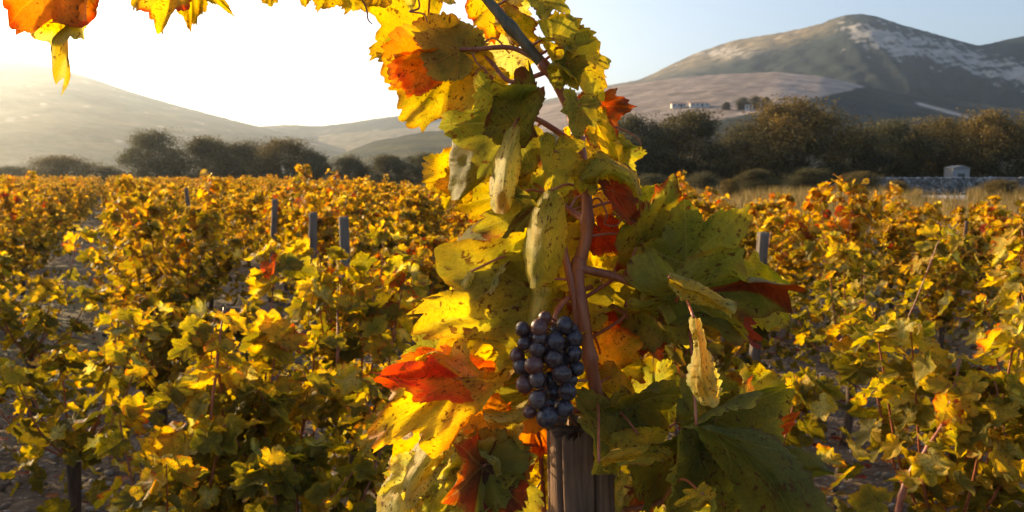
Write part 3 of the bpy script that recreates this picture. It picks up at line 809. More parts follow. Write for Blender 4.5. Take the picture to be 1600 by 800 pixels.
for i, (a, da, b_, db, c3, dc, pal) in enumerate(STRIPS):
    strip_leaf([(x, y, da) for x, y in a], [(x, y, db) for x, y in b_], [(x, y, dc) for x, y in c3], pal, 700 + i, amp=.0022 if i in (0, 2, 3) else .0048)

PAL.update(FIELD)
# the bunch
bunch_c = pt(868, 575, .79)
Pst = px_path([(925, 448, .845), (900, 458, .83), (878, 475, .815), (866, 500, .80), (864, 540, .80), (862, 600, .80), (858, 640, .80)], 6)
Vt, Ft = tube_vf(Pst, [0.0026, 0.0024, 0.003, 0.0022, 0.0018, 0.0012, 0.0008], 8)
bunch = link('grape_bunch', mesh('grape_bunch', Vt - np.array(bunch_c), Ft, M['stalk']), hero, bunch_c - VINE_BASE)
bunch['label'] = 'hanging bunch of dusty dark blue and red grapes'
GZ = [(205, 160, 42), (300, 150, 46), (332, 95, 34), (445, 140, 48), (215, 242, 38), (300, 212, 44), (393, 230, 52), (175, 310, 43), (290, 272, 46), (500, 215, 48),
      (200, 370, 45), (270, 367, 51), (380, 325, 52), (498, 300, 46), (290, 445, 48), (216, 475, 48), (428, 415, 54), (512, 385, 42), (460, 515, 50), (290, 560, 50),
      (246, 630, 39), (345, 660, 58), (440, 612, 50), (455, 320, 45), (470, 245, 45), (360, 450, 44), (385, 520, 46), (360, 585, 46), (420, 345, 44), (345, 300, 44), (250, 200, 40), (395, 180, 42), (330, 500, 44),
      (475, 450, 44), (300, 320, 42), (240, 420, 42), (420, 660, 42), (480, 170, 42)]
def sphere_mesh(name, mat):
    bm = bmesh.new(); bmesh.ops.create_icosphere(bm, subdivisions=3, radius=1.0)
    me = bpy.data.meshes.new(name); bm.to_mesh(me); bm.free()
    me.polygons.foreach_set('use_smooth', np.ones(len(me.polygons), dtype=bool)); me.materials.append(mat)
    return me
gm = {}
rng_g = np.random.default_rng(3)
for i, (zx, zy, zr) in enumerate(GZ):
    x = 760 + zx / 3.635; y = 470 + zy / 3.636
    rad = zr / 3.635 / F * 0.80 * 1.04
    front = i < 23
    off = abs(zx - 350) / 200.0
    d = (0.772 + 0.018 * off ** 2 + (rng_g.uniform(-0.003, 0.004))) if front else (0.792 + rng_g.uniform(-.004, .008))
    kind = 'grape_red' if i in (1, 2, 11, 7, 20, 15) else ('grape_dark' if (zx < 330 or i % 4 == 0) else 'grape_blue')
    key = kind
    if key not in gm:
        gm[key] = sphere_mesh('grape', M[kind])
        a = np.empty(len(gm[key].vertices) * 3); gm[key].vertices.foreach_get('co', a)
        a = a.reshape(-1, 3); a = a * (1 + 0.035 * vnoise(a * 1.3, len(gm)))[:, None]
        gm[key].vertices.foreach_set('co', (a * 0.0085).ravel())
    g = link('grape', gm[key], bunch, pt(x, y, d) - bunch_c)
    s = rad / 0.0085
    g.scale = (s * rng_g.uniform(.96, 1.03), s * rng_g.uniform(.96, 1.03), s * rng_g.uniform(1.0, 1.08))
    g.rotation_euler = (rng_g.uniform(-.5, .5), rng_g.uniform(-.5, .5), rng_g.uniform(0, 6))
    # little stalk to the spine of the bunch
    q = np.array(pt(x, y, d)); k = int(np.argmin(np.linalg.norm(Pst - (q + np.array([0, 0.0, 0.008])), axis=1)))
    Vt, Ft = tube_vf(np.array([q, 0.5 * (q + Pst[k]) + np.array([0, 0, .002]), Pst[k]]), [0.0009, 0.0008, 0.001], 5)
    link('grape_stalk', mesh('grape_stalk', Vt - np.array(bunch_c), Ft, M['stalk']), bunch)

# ------------------------------------------------------------------ posts
def post_mesh(name, rad, h, mat, seed, na=56, nz=70, jag=0.012, cracks=9):
    r = np.random.default_rng(seed)
    th = np.linspace(0, 2 * math.pi, na, endpoint=False); V = []; C = []
    ca = r.uniform(0, 2 * math.pi, cracks); cd = r.uniform(0.18, 0.5, cracks); cw = r.uniform(0.035, 0.075, cracks); cl = r.uniform(0.1, 0.9, cracks) * h
    top = h - jag * (0.5 + 0.5 * vnoise(np.stack([np.cos(th), np.sin(th)], 1) * 3.5, seed)) - jag * 0.7 * r.random(na)
    zs = np.concatenate([np.linspace(-0.1, h - 0.25, 12), np.linspace(h - 0.24, h, nz)]) if h > 0.3 else np.linspace(0, h, nz)
    for z in zs:
        rr = rad * (1 + 0.06 * vnoise(np.stack([np.cos(th) * 2, np.sin(th) * 2, np.full(na, z * 4)], 1), seed + 1) + 0.025 * vnoise(np.stack([np.cos(th) * 9, np.sin(th) * 9, np.full(na, z * 3)], 1), seed + 2))
        sh = np.ones(na)
        for a, dd, ww, ll in zip(ca, cd, cw, cl):
            aa = a + 0.12 * math.sin(z * 9 + a * 3)
            dth = np.abs((th - aa + math.pi) % (2 * math.pi) - math.pi)
            fade = sstep(np.array([z]), h - ll, h - ll + 0.08)[0]
            g = np.exp(-(dth / ww) ** 2) * fade
            rr = rr * (1 - dd * g); sh = sh * (1 - 0.0 * g)
        zz = z + (top - h) * sstep(np.array([z]), h - 0.07, h)[0]
        V.append(np.stack([rr * np.cos(th), rr * np.sin(th), zz], 1)); C.append(np.ones((na, 3)))
    # worn, splintered end grain
    for q in (0.7, 0.4, 0.15):
        jz = top - 0.004 * (1 - q) + 0.0018 * r.normal(size=na) * q
        V.append(np.stack([rad * q * np.cos(th), rad * q * np.sin(th), jz], 1)); C.append(np.full((na, 3), 0.7))
    V = np.concatenate(V); C = np.concatenate(C); nr = len(V) // na
    Fc = []
    for i in range(nr - 1):
        for k in range(na):
            k2 = (k + 1) % na
            Fc.append((i * na + k, i * na + k2, (i + 1) * na + k2, (i + 1) * na + k))
    Fc.append(tuple((nr - 1) * na + k for k in range(na)))
    return mesh(name, V, Fc, mat, cols=C)
pb = pt(903, 735, .86)
ptop = pt(898, 668, .86).z + 0.014
post = link('wooden_post', post_mesh('wooden_post', 0.0315, ptop, M['wood'], 5, 180, 90, 0.012, 15), None, (pb.x, pb.y, 0))
post.rotation_euler = (R(0.6), R(-2.0), 0)
post.location.x += ptop * math.sin(R(2.0))
tag(post, 'weathered cracked brown wooden post with splintered top under the hanging grapes', 'post')

far_post = post_mesh('wooden_post', 0.035, 1.3, M['wood_grey'], 8, 20, 10, 0.01, 4)
thin_post = post_mesh('wooden_post', 0.02, 1.35, M['wood'], 9, 14, 8, 0.01, 3)
def place_post(x, ytop, d, me, label, hh):
    p = gpt(x, d)
    o = link('wooden_post', me, None, p)
    z = CAM.z - (ytop + 9 - HZ) / F * d
    o.scale = (1, 1, z / hh); o.rotation_euler = (R(random.uniform(-3, 3)), R(random.uniform(-4, 4)), random.uniform(0, 6))
    return tag(o, label, 'post', 'posts standing in the vine rows')
place_post(540, 328, 6.4, far_post, 'thick grey wooden post rising from vines behind the red-tipped bush', 1.3)
place_post(483, 321, 7.4, far_post, 'short grey wooden post just past the thick grey one in the row', 1.3)
place_post(420, 301, 10.5, far_post, 'grey post standing alone midway down the row of posts', 1.3)
place_post(328, 290, 15.5, far_post, 'pale small grey post near far end of the vine row', 1.3)
place_post(300, 283, 17.0, far_post, 'last tall brown-grey post before the far olive trees', 1.3)
place_post(1180, 352, 5.2, far_post, 'blue-grey wooden post showing behind the broad green vine leaf', 1.3)
place_post(1470, 320, 11.5, thin_post, 'dark thin stake standing among the reddish vines by the dry grass', 1.35)
place_post(1418, 322, 10.5, thin_post, 'pale thin stake among the vines, beside the dark one', 1.35)
place_post(1503, 335, 9.5, thin_post, 'short pale stake in the vines facing the dry-stone wall', 1.35)

# ------------------------------------------------------------------ vines of the field
def small_leaf_variants():
    out = []
    pals = [(Y, Y, 'gold'), (Y, L_, 'orange'), (L_, Y, Y), (O_, L_, Y), (O_, G, L_), (G, G, O_), (D_, G, G), ('orange', 'red', 'orange'), (Y, 'gold', 'red'), (P_, L_, Y), (G, O_, 'russet'), ('russet', 'brown', 'red')]
    for k, p in enumerate(pals):
        for s in range(3):
            seed = 900 + k * 7 + s
            r = np.random.default_rng(seed)
            g = leaf_geo(seed, na=73, rings=(0.3, 0.65, 0.88, 1.0), w=r.uniform(.8, 1.05), fold=r.uniform(0, .35), kl=r.uniform(-.3, 1.2), kr=r.uniform(-.3, 1.2), kv=r.uniform(-.2, 1.0), wave=.12, quilt=.02, pal=p, sinus=r.uniform(1.0, 1.9))
            out.append((k, g))
    return out
SLV = small_leaf_variants()
BYPAL = {}
for k, g in SLV: BYPAL.setdefault(k, []).append(g)
SL_MESH = {}
def sl_mesh(k, s):
    if (k, s) not in SL_MESH:
        V, Fc, C, uv = BYPAL[k][s]
        SL_MESH[(k, s)] = mesh('leaf', V, Fc, M['leaf'], cols=C, uvs=uv)
    return SL_MESH[(k, s)]
def lowpoly_leaf(seed, pal):
    r = np.random.default_rng(seed)
    V, Fc, C, uv = leaf_geo(seed, na=15, rings=(0.5, 1.0), w=r.uniform(.8, 1.05), fold=r.uniform(0, .4), kl=r.uniform(-.3, 1.2), kr=r.uniform(-.3, 1.2), kv=r.uniform(-.2, 1.0), wave=.15, quilt=.0, pal=pal)
    return V, Fc, C
def vine_skeleton(seed, h=1.12, spread=0.42, ncane=8, nleaf=200, tone=0.5, size=(.040, .074), shoots=0):
    """canes as polylines and leaf poses (position, axis, normal, size, palette index)"""
    r = np.random.default_rng(seed)
    head = np.array([r.uniform(-.04, .04), r.uniform(-.04, .04), r.uniform(.34, .46)])
    cs = []
    for k in range(ncane):
        a = 2 * math.pi * (k + r.uniform(-.4, .4)) / ncane
        out = spread * r.uniform(.35, 1.1); top = h * r.uniform(.72, 1.06)
        d = np.array([math.cos(a), math.sin(a), 0])
        droop = r.uniform(-.25, .3)
        pts = [head, head + d * out * .55 + [0, 0, (top - head[2]) * .35], head + d * out * .85 + [0, 0, (top - head[2]) * .78], head + d * out * 1.0 + [0, 0, (top - head[2])],]
        if droop > 0.05: pts.append(head + d * (out * 1.35) + [0, 0, (top - head[2]) * (1 - droop)])
        if k < shoots:
            pts = [head, head + d * out * .3 + [0, 0, (top - head[2]) * .5], head + d * out * .55 + [0, 0, (top - head[2])], head + d * out * .65 + [0, 0, (top - head[2]) * 1.32]]
        cs.append(smooth_path(pts, 5))
    leaves = []
    for q in range(nleaf):
        c = cs[r.integers(len(cs))]
        t = r.beta(1.5, 1.0) * (len(c) - 1)
        i = min(int(t), len(c) - 2); p = c[i] * (1 - (t - i)) + c[i + 1] * (t - i)
        if r.random() < .27:      # low leafy skirt
            a = r.uniform(0, 6.28); rr = spread * math.sqrt(r.random()) * 1.1
            p = np.array([rr * math.cos(a), rr * math.sin(a), r.uniform(.16, .74) * h])
        a = r.uniform(0, 6.28); off = np.array([math.cos(a), math.sin(a), r.uniform(-.35, .5)])
        pos = p + off * r.uniform(.015, .075)
        ax = np.array([off[0] + r.normal() * .3, off[1] + r.normal() * .3, r.uniform(-1.6, .1)]); ax /= np.linalg.norm(ax)
        nr = np.array([r.normal() * .6, r.normal() * .6, 0.62]) + 0.75 * off * [1, 1, .3]
        nr -= ax * (nr @ ax); nr /= np.linalg.norm(nr)
        hh = pos[2] / h
        x = r.random() + 0.45 * (hh - .6) + 0.5 * (tone - .5)
        if x < .26: kk = r.choice([5, 6, 4, 6])
        elif x < .50: kk = r.choice([4, 5, 3, 10, 4])
        elif x < .72: kk = r.choice([3, 2, 3, 4, 9])
        elif x < .98: kk = r.choice([2, 0, 1, 9, 0])
        elif x < 1.16: kk = r.choice([0, 1, 8, 0, 0])
        else: kk = r.choice([7, 8, 1, 8, 11])
        leaves.append((pos, ax, nr, r.uniform(*size), kk))
    return head, cs, leaves
def vine_trunk(head, seed, mat=None):
    r = np.random.default_rng(seed)
    P = smooth_path([(0, 0, -.04), (r.uniform(-.04, .04), r.uniform(-.04, .04), head[2] * .5), head], 5)
    return tube_vf(P, [.032, .024, .03], 8)
def frame_of(ax, nr):
    side = np.cross(ax, nr); return np.stack([side, ax, nr], 1)

near_specs = [  # column, distance, height, spread, canes, leaves, tone, seed, label
 (338, 2.75, 1.17, .17, 7, 263, .62, 201, 'tall narrow yellow-green vine with one upright reddish cane, before the grey row posts'),
 (555, 3.45, 1.26, .34, 9, 294, .74, 202, 'yellow and orange vine with red leaves on top, beside the grape-bearing vine'),
 (90, 3.5, 0.92, .40, 8, 232, .40, 203, 'low green vine beside bare stony soil patch'),
 (1500, 2.45, 1.14, .36, 10, 330, .66, 204, 'yellow-leaved vine with bare slanting reddish cane above dark stony soil'),
 (1640, 3.3, 1.24, .36, 8, 232, .62, 205, 'tall golden vine just past the vine with the slanting cane'),
 (30, 5.0, 1.14, .40, 8, 232, .60, 206, 'hazy golden vine behind the low green vine'),
 (470, 2.25, 0.78, .36, 7, 217, .34, 207, 'low dark green vine with few dark red leaves in front of the tall narrow one'),
 (245, 2.5, 0.74, .30, 7, 190, .42, 211, 'low green vine on the stones at the foot of the tall narrow one'),
 (430, 3.1, 0.92, .32, 8, 190, .48, 212, 'rounded green-gold vine filling the gap between the tall narrow vine and the red-topped one'),
 (660, 2.7, 0.86, .32, 8, 180, .44, 213, 'dark leafy vine half hidden by the bright orange-tipped leaf'),
 (1190, 2.9, 0.80, .30, 7, 170, .34, 214, 'low dark vine half hidden under the large drooping green leaf'),
 (1330, 4.9, 1.12, .45, 8, 232, .36, 208, 'shaded dark green vine across the dark alley from the slanting cane'),
]
near_xy = []
for (x, d, h, spd, nc, nl, tone, seed, lab) in near_specs:
    base = gpt(x, d); near_xy.append((base.x, base.y))
    root = empty('grape_vine', base); tag(root, lab, 'grapevine', 'vines growing nearest the grape-bearing vine')
    head, cs, lv = vine_skeleton(seed, h, spd, nc, nl, tone)
    V, Fc = vine_trunk(head, seed); link('trunk', mesh('trunk', V, Fc, M['trunk']), root)
    for c in cs:
        V, Fc = tube_vf(c, [.0048, .004, .0028, .0016], 6); link('cane', mesh('cane', V, Fc, M['cane']), root)
    r = np.random.default_rng(seed + 1)
    for (pos, ax, nr, s, kk) in lv:
        o = link('leaf', sl_mesh(int(kk), int(r.integers(3))), root)
        m3 = frame_of(ax, nr) * (s * 1.12)
        m4 = np.eye(4); m4[:3, :3] = m3; m4[:3, 3] = pos
        o.matrix_basis = Matrix(m4.tolist())
# the bare slanting cane of the right-hand vine and the upright cane of the tall narrow one
def extra_cane(idx, pts, r, nl=9):
    root = [o for o in bpy.data.objects if o.get('label') == near_specs[idx][8]][0]
    P = smooth_path([pt(*p) for p in pts], 8)
    tube('cane', P, r, M['cane'], root, 7, 0.07)
    rr = np.random.default_rng(int(pts[0][0]))
    for k in range(nl):
        p = P[int(len(P) * (.25 + .74 * (k + rr.random()) / nl))] - np.array(root.location)
        a = rr.uniform(0, 6.28); off = np.array([math.cos(a), math.sin(a), rr.uniform(-.2, .4)])
        ax = np.array([off[0], off[1], rr.uniform(-1.4, .1)]); ax /= np.linalg.norm(ax)
        nr = off * [1, 1, .3] + rr.normal(size=3) * .4 + [0, 0, .4]; nr -= ax * (nr @ ax); nr /= np.linalg.norm(nr)
        o = link('leaf', sl_mesh(int(rr.choice([0, 1, 2, 9, 3, 8])), int(rr.integers(3))), root)
        m4 = np.eye(4); m4[:3, :3] = frame_of(ax, nr) * rr.uniform(.042, .07); m4[:3, 3] = p + off * .03
        o.matrix_basis = Matrix(m4.tolist())
extra_cane(3, [(1395, 840, 2.2), (1415, 755, 2.2), (1450, 700, 2.2), (1478, 655, 2.22), (1490, 610, 2.25), (1500, 560, 2.3)], [.0085, .007, .005, .003], 18)
extra_cane(3, [(1470, 668, 2.21), (1520, 690, 2.2), (1560, 700, 2.2)], [.005, .004, .003])
extra_cane(3, [(1500, 640, 2.3), (1540, 610, 2.3), (1572, 598, 2.3)], [.006, .006, .005])
extra_cane(0, [(322, 720, 2.6), (330, 640, 2.6), (338, 580, 2.6), (342, 540, 2.6), (350, 480, 2.65)], [.005, .0045, .004, .002])
extra_cane(1, [(524, 600, 3.2), (528, 540, 3.2), (527, 470, 3.3)], [.006, .005, .003])

# prototypes for the rest of the field
LOW = {}
PALS = [(Y, Y, 'gold'), (Y, L_, 'orange'), (L_, Y, Y), (O_, L_, Y), (O_, G, L_), (G, G, O_), (D_, G, G), ('orange', 'red', 'orange'), (Y, 'gold', 'red'), (P_, L_, Y), (G, O_, 'russet'), ('russet', 'brown', 'red')]
for k, p in enumerate(PALS): LOW[k] = [lowpoly_leaf(2000 + 5 * k + s, p) for s in range(3)]
def foliage_mesh(lv, seed, scale=1.0):
    r = np.random.default_rng(seed); VV, FF3, FF4, CC = [], [], [], []; nv = 0; faces = []
    for (pos, ax, nr, s, kk) in lv:
        V, Fc, C = LOW[int(kk)][r.integers(3)]
        VV.append((V * s * scale) @ frame_of(ax, nr).T + pos); CC.append(C * r.uniform(.85, 1.15))
        faces += [tuple(i + nv for i in f) for f in Fc]; nv += len(V)
    return mesh('foliage', np.concatenate(VV), faces, M['leaf_far'], cols=np.concatenate(CC))
protos = []
for k in range(12):
    tone = [.60, .72, .5, .66, .8, .45, .62, .74, .55, .68, .9, .58][k]
    head, cs, lv = vine_skeleton(400 + k, 1.10 + .06 * ((k * 5) % 4 - 1.5) / 2, .44, 10, 640, tone - .04, (.034, .062), 3 + k % 3)
    fm = foliage_mesh(lv, 500 + k, 1.12)
    V1, F1 = vine_trunk(head, 400 + k); VV, FFc = [V1], list(F1); nv = len(V1)
    tm = mesh('trunk', V1, F1, M['trunk'])
    VV, FFc, nv = [], [], 0
    for c in cs:
        V2, F2 = tube_vf(c[::2], [.005, .004, .002], 4); VV.append(V2); FFc += [tuple(i + nv for i in f) for f in F2]; nv += len(V2)
    cm = mesh('canes', np.concatenate(VV), FFc, M['cane'])
    protos.append((tm, cm, fm))
ROW_U = np.array([-.41, .912]); ROW_N = np.array([.912, .41]); ORG = np.array([VINE_BASE.x, VINE_BASE.y])
cand = []
rv = np.random.default_rng(77)
for row in range(-60, 6):
    for s in np.arange(-60, 110, 0.80):
        p = ORG + ROW_N * (row * 1.75 + rv.normal() * .20) + ROW_U * (s + rv.normal() * .10)
        if p[1] < 1.5 or p[1] > 82: continue
        if abs(p[0]) > p[1] * .62 + 1.6: continue
        if rv.random() < .05: continue
        if p[1] < 9 and any((p[0] - q[0]) ** 2 + (p[1] - q[1]) ** 2 < .75 ** 2 for q in near_xy): continue
        if (p[0] - ORG[0]) ** 2 + (p[1] - ORG[1]) ** 2 < 1.5 ** 2: continue
        # bare stony patches of the alleys
        if any((p[0] - q.x) ** 2 + (p[1] - q.y) ** 2 < rr ** 2 for q, rr in ((gpt(215, 5.4), .75), (gpt(1330, 4.0), .7), (gpt(1400, 3.3), .7), (gpt(30, 3.9), .6), (gpt(1250, 3.2), .7), (gpt(640, 2.2), .8), (gpt(1180, 2.0), .8))): continue
        if p[1] < 3.2 and abs(p[0]) < p[1] * .5: continue
        cand.append((math.hypot(*p), p))
cand.sort(key=lambda t: t[0])
VG = 'yellow and green vines filling the field rows'
VLAB = ['yellow-green grapevine in the field rows', 'mostly green grapevine in the field rows', 'orange and golden grapevine in the field rows']
VKIND = lambda k: 'orange and golden' if k in (4, 10) else ('mostly green' if k in (2, 5) else 'yellow-green')
def zone(p):
    e = float(np.dot(p - ORG, ROW_N)); row = int(round(e / 1.75))
    near = ', near end of row' if p[1] < 7 else (', middle of row' if p[1] < 16 else ', far part of row')
    if row == 0: return 'in line with the grape-bearing vine' + near
    side = 'towards the dry grass' if row > 0 else 'towards the hazy mountain'
    n = ['', 'one row', 'two rows', 'three rows', 'four rows', 'five rows', 'six rows', 'seven rows', 'eight rows', 'nine rows'][min(abs(row), 9)]
    return n + ' over ' + side + near
def cls(k, p): return VKIND(k) + ' grapevine ' + zone(p)
N_IND = 292
far_pts = []
for i, (dist, p) in enumerate(cand):
    # redder vines towards the dry-grass edge
    edge = float(np.dot(p - ORG, ROW_N))
    redd = edge > 3 or (p[1] > 45 and rv.random() < .3)
    k = int(rv.choice([4, 10, 7, 1])) if (redd and rv.random() < .6) else int(rv.integers(12))
    sc_ = rv.uniform(.80, 1.16); rz = rv.uniform(0, 6.28)
    if i < N_IND:
        root = empty('grape_vine', (p[0], p[1], 0)); root.rotation_euler = (0, 0, rz); root.scale = (sc_ ** .5, sc_ ** .5, sc_)
        tag(root, cls(k, p), 'grapevine', VG)
        tm, cm, fm = protos[k]
        if dist < 16:
            link('trunk', tm, root); link('canes', cm, root)['kind'] = 'stuff'
        f = link('foliage', fm, root); f['kind'] = 'stuff'
    else:
        far_pts.append((p[0], p[1], sc_, rz, k))
# the many vines beyond: one mass
def instancer(name, groups, label, cat):
    """one object: every group is (mesh, [(x, y, z, scale, rz)]) realised through geometry nodes"""
    nv = sum(len(g[1]) for g in groups)
    me = bpy.data.meshes.new(name); me.vertices.add(nv)
    co = np.zeros((nv, 3)); sca = np.zeros(nv); rot = np.zeros(nv); idx = np.zeros(nv, dtype=np.int32); q = 0
    for gi, (src, L) in enumerate(groups):
        for (x, y, z, s, rz) in L:
            co[q] = (x, y, z); sca[q] = s; rot[q] = rz; idx[q] = gi; q += 1
    me.vertices.foreach_set('co', co.ravel())
    for nm, ty, arr in (('sca', 'FLOAT', sca), ('rot', 'FLOAT', rot), ('idx', 'INT', idx)):
        a = me.attributes.new(nm, ty, 'POINT'); a.data.foreach_set('value', arr)
    ob = link(name, me)
    ng = bpy.data.node_groups.new(name, 'GeometryNodeTree')
    ng.interface.new_socket('Geometry', in_out='INPUT', socket_type='NodeSocketGeometry')
    ng.interface.new_socket('Geometry', in_out='OUTPUT', socket_type='NodeSocketGeometry')
    N, Lk = ng.nodes, ng.links
    gi_, go = N.new('NodeGroupInput'), N.new('NodeGroupOutput')
    def attr(nm, ty):
        a = N.new('GeometryNodeInputNamedAttribute'); a.data_type = ty; a.inputs['Name'].default_value = nm
        return a.outputs['Attribute']
    jn = N.new('GeometryNodeJoinGeometry')
    for k, (src, L) in enumerate(groups):
        oi = N.new('GeometryNodeObjectInfo'); oi.inputs['Object'].default_value = src; oi.transform_space = 'ORIGINAL'
        cmp_ = N.new('FunctionNodeCompare'); cmp_.data_type = 'INT'; cmp_.operation = 'EQUAL'
        Lk.new(attr('idx', 'INT'), cmp_.inputs[2]); cmp_.inputs[3].default_value = k
        ip = N.new('GeometryNodeInstanceOnPoints')
        Lk.new(gi_.outputs[0], ip.inputs['Points']); Lk.new(cmp_.outputs[0], ip.inputs['Selection']); Lk.new(oi.outputs['Geometry'], ip.inputs['Instance'])
        cx = N.new('ShaderNodeCombineXYZ'); Lk.new(attr('rot', 'FLOAT'), cx.inputs[2])
        e2r = N.new('FunctionNodeEulerToRotation'); Lk.new(cx.outputs[0], e2r.inputs[0]); Lk.new(e2r.outputs[0], ip.inputs['Rotation'])
        Lk.new(attr('sca', 'FLOAT'), ip.inputs['Scale'])
        Lk.new(ip.outputs[0], jn.inputs[0])
    Lk.new(jn.outputs[0], go.inputs[0])
    md = ob.modifiers.new('spread', 'NODES'); md.node_group = ng
    tag(ob, label, cat, kind='stuff')
    return ob
src_of = {}
for o in bpy.data.objects:
    if o.type == 'MESH' and o.name.startswith('foliage'): src_of.setdefault(o.data.name, o)
groups = []
for k, (tm, cm, fm) in enumerate(protos):
    src = src_of.get(fm.name)
    if src is None: continue
    groups.append((src, [(x, y, 0, s, rz) for (x, y, s, rz, kk) in far_pts if kk == k]))
instancer('distant_vine_foliage', groups, 'mass of golden vines stretching away to the olive trees', 'vineyard')

# ------------------------------------------------------------------ stones on the soil
def stones(name, spots, label, mat, cols, seed, parent=None):
    bm = bmesh.new(); bmesh.ops.create_icosphere(bm, subdivisions=1, radius=1.0)
    bv = np.array([v.co[:] for v in bm.verts]); bf = np.array([[v.index for v in f.verts] for f in bm.faces]); bm.free()
    r = np.random.default_rng(seed); VV, FF_, CC = [], [], []
    for q, (x, y, z, s) in enumerate(spots):
        sh = r.uniform(.6, 1.25, 3); sh[2] *= .7
        ang = r.uniform(0, 6.28); ca, sa = math.cos(ang), math.sin(ang)
        v = bv * (1 + .22 * r.normal(size=(len(bv), 1))) * sh * s
        v = np.stack([v[:, 0] * ca - v[:, 1] * sa, v[:, 0] * sa + v[:, 1] * ca, v[:, 2]], 1) + [x, y, z]
        VV.append(v); FF_.append(bf + q * len(bv)); CC.append(np.tile(np.array(cols[r.integers(len(cols))]) * r.uniform(.75, 1.2), (len(bv), 1)))
    o = link(name, mesh(name, np.concatenate(VV), np.concatenate(FF_), mat, cols=np.concatenate(CC), smooth=False), parent)
    if label: tag(o, label, 'gravel', kind='stuff')
    else: o['kind'] = 'stuff'
    return o
sp = []
for k in range(9000):
    d = 1.6 + 10 * rng.random() ** 1.3; x = rng.uniform(-.62, .62) * d
    s = .006 + .022 * rng.random() ** 2.5
    sp.append((x, d, s * .25, s))
stones('gravel', sp, 'pale limestone gravel scattered over the soil between the vines', M['stone'], [(.22, .18, .14), (.30, .265, .225), (.15, .115, .085)], 12)
# fallen leaves
VV, CC, fcs, nv = [], [], [], 0
for k in range(1500):
    d = 1.8 + 8 * rng.random(); x = rng.uniform(-.62, .62) * d; kk = int(rng.choice([11, 10, 7, 0, 3, 11, 11]))
    V, Fc, C = LOW[kk][rng.integers(3)]
    a = rng.uniform(0, 6.28); m = np.array([[math.cos(a), -math.sin(a), 0], [math.sin(a), math.cos(a), 0], [0, 0, .6]])
    VV.append((V * rng.uniform(.035, .06)) @ m.T + [x, d, .02]); CC.append(C * .7); fcs += [tuple(i + nv for i in f) for f in Fc]; nv += len(V)
fl = link('fallen_leaves', mesh('fallen_leaves', np.concatenate(VV), fcs, M['leaf_far'], cols=np.concatenate(CC)))
tag(fl, 'dry fallen vine leaves lying on the stony soil', 'leaves', kind='stuff')

# ------------------------------------------------------------------ dry grass beyond the last row
def grass_clump(seed, n=26, h=.75):
    r = np.random.default_rng(seed); VV, CC, fcs = [], [], []; nv = 0
    for k in range(n):
        a = r.uniform(0, 6.28); d = np.array([math.cos(a), math.sin(a), 0]); b0 = np.array([r.normal() * .12, r.normal() * .12, 0])
        hh = h * r.uniform(.5, 1.15); lean = r.uniform(.05, .35) * hh; w = r.uniform(.006, .014); sd = np.array([-d[1], d[0], 0]) * w
        p1 = b0 + d * lean * .35 + [0, 0, hh * .6]; p2 = b0 + d * lean + [0, 0, hh]
        VV += [b0 - sd, b0 + sd, p1 - sd * .8, p1 + sd * .8, p2]
        c = np.array([[.26, .19, .08], [.33, .25, .11], [.16, .12, .05], [.17, .15, .05]][r.integers(4)])
        CC += [c] * 5; fcs += [(nv, nv + 1, nv + 3, nv + 2), (nv + 2, nv + 3, nv + 4)]; nv += 5
    return mesh('dry_grass', np.array(VV), fcs, M['grass'], cols=np.array(CC))
gsp = [[], [], []]
for k in range(7500):
    e = rng.uniform(9.6, 60); s = rng.uniform(-30, 90)
    p = ORG + ROW_N * e + ROW_U * s
    if p[1] < 8 or p[1] > 84 or abs(p[0]) > p[1] * .66 + 2: continue
    if vnoise(p[None, :] / 3.0, 8)[0] < -.35: continue
    if 1438 < p[0] / p[1] * F + 800 < 1512 and 50 < p[1] < 74: continue
    gsp[rng.integers(3)].append((p[0], p[1], 0, rng.uniform(.45, 1.3), rng.uniform(0, 6.28)))
for k in range(900):
    d = rng.uniform(78, 130); gsp[rng.integers(3)].append((rng.uniform(-.62, .1) * d, d, 0, rng.uniform(.8, 1.4), rng.uniform(0, 6.28)))
gsrc = []
for k in range(3):
    q0 = gsp[k].pop()
    o = link('dry_grass', grass_clump(60 + k), None, (q0[0], q0[1], 0)); tag(o, 'tuft of tall dry straw-coloured grass at the edge of the vineyard', 'grass', kind='stuff'); gsrc.append(o)
instancer('dry_grass', [(gsrc[k], gsp[k]) for k in range(3)], 'tall dry straw-coloured grass between the vineyard and the trees', 'grass')

# pale track seen through the grass
c0, c1 = gpt(1425, 62), gpt(1700, 62)
V = [(c0.x, 54, .012), (c1.x, 56, .012), (c1.x, 70, .012), (c0.x + 2, 69, .012)]
tag(link('path', mesh('path', V, [(0, 1, 2, 3)], M['track'], smooth=False)), kind='structure')

# dry-stone wall
wall = empty('stone_wall', gpt(1500, 76)); tag(wall, 'long low grey dry-stone wall before the olive trees', 'wall')
wsp = []; x0, x1 = gpt(1285, 76).x - wall.location.x, gpt(1700, 76).x - wall.location.x
rw = np.random.default_rng(5)
for course in range(7):
    x = x0
    hw = 1.42
    while x < x1:
        w = rw.uniform(.16, .34)
        top = 1.42 * min(1, (x - x0) / 9 + .45)
        if course * .2 < top:
            for yy in (-.16, .16): wsp.append((x + w / 2, yy + rw.normal() * .03, .1 + course * .2 + rw.normal() * .015, w * .62))
        x += w
stones('stones', wsp, None, M['stone'], [(.30, .29, .28), (.40, .39, .38), (.24, .23, .22)], 15, wall)

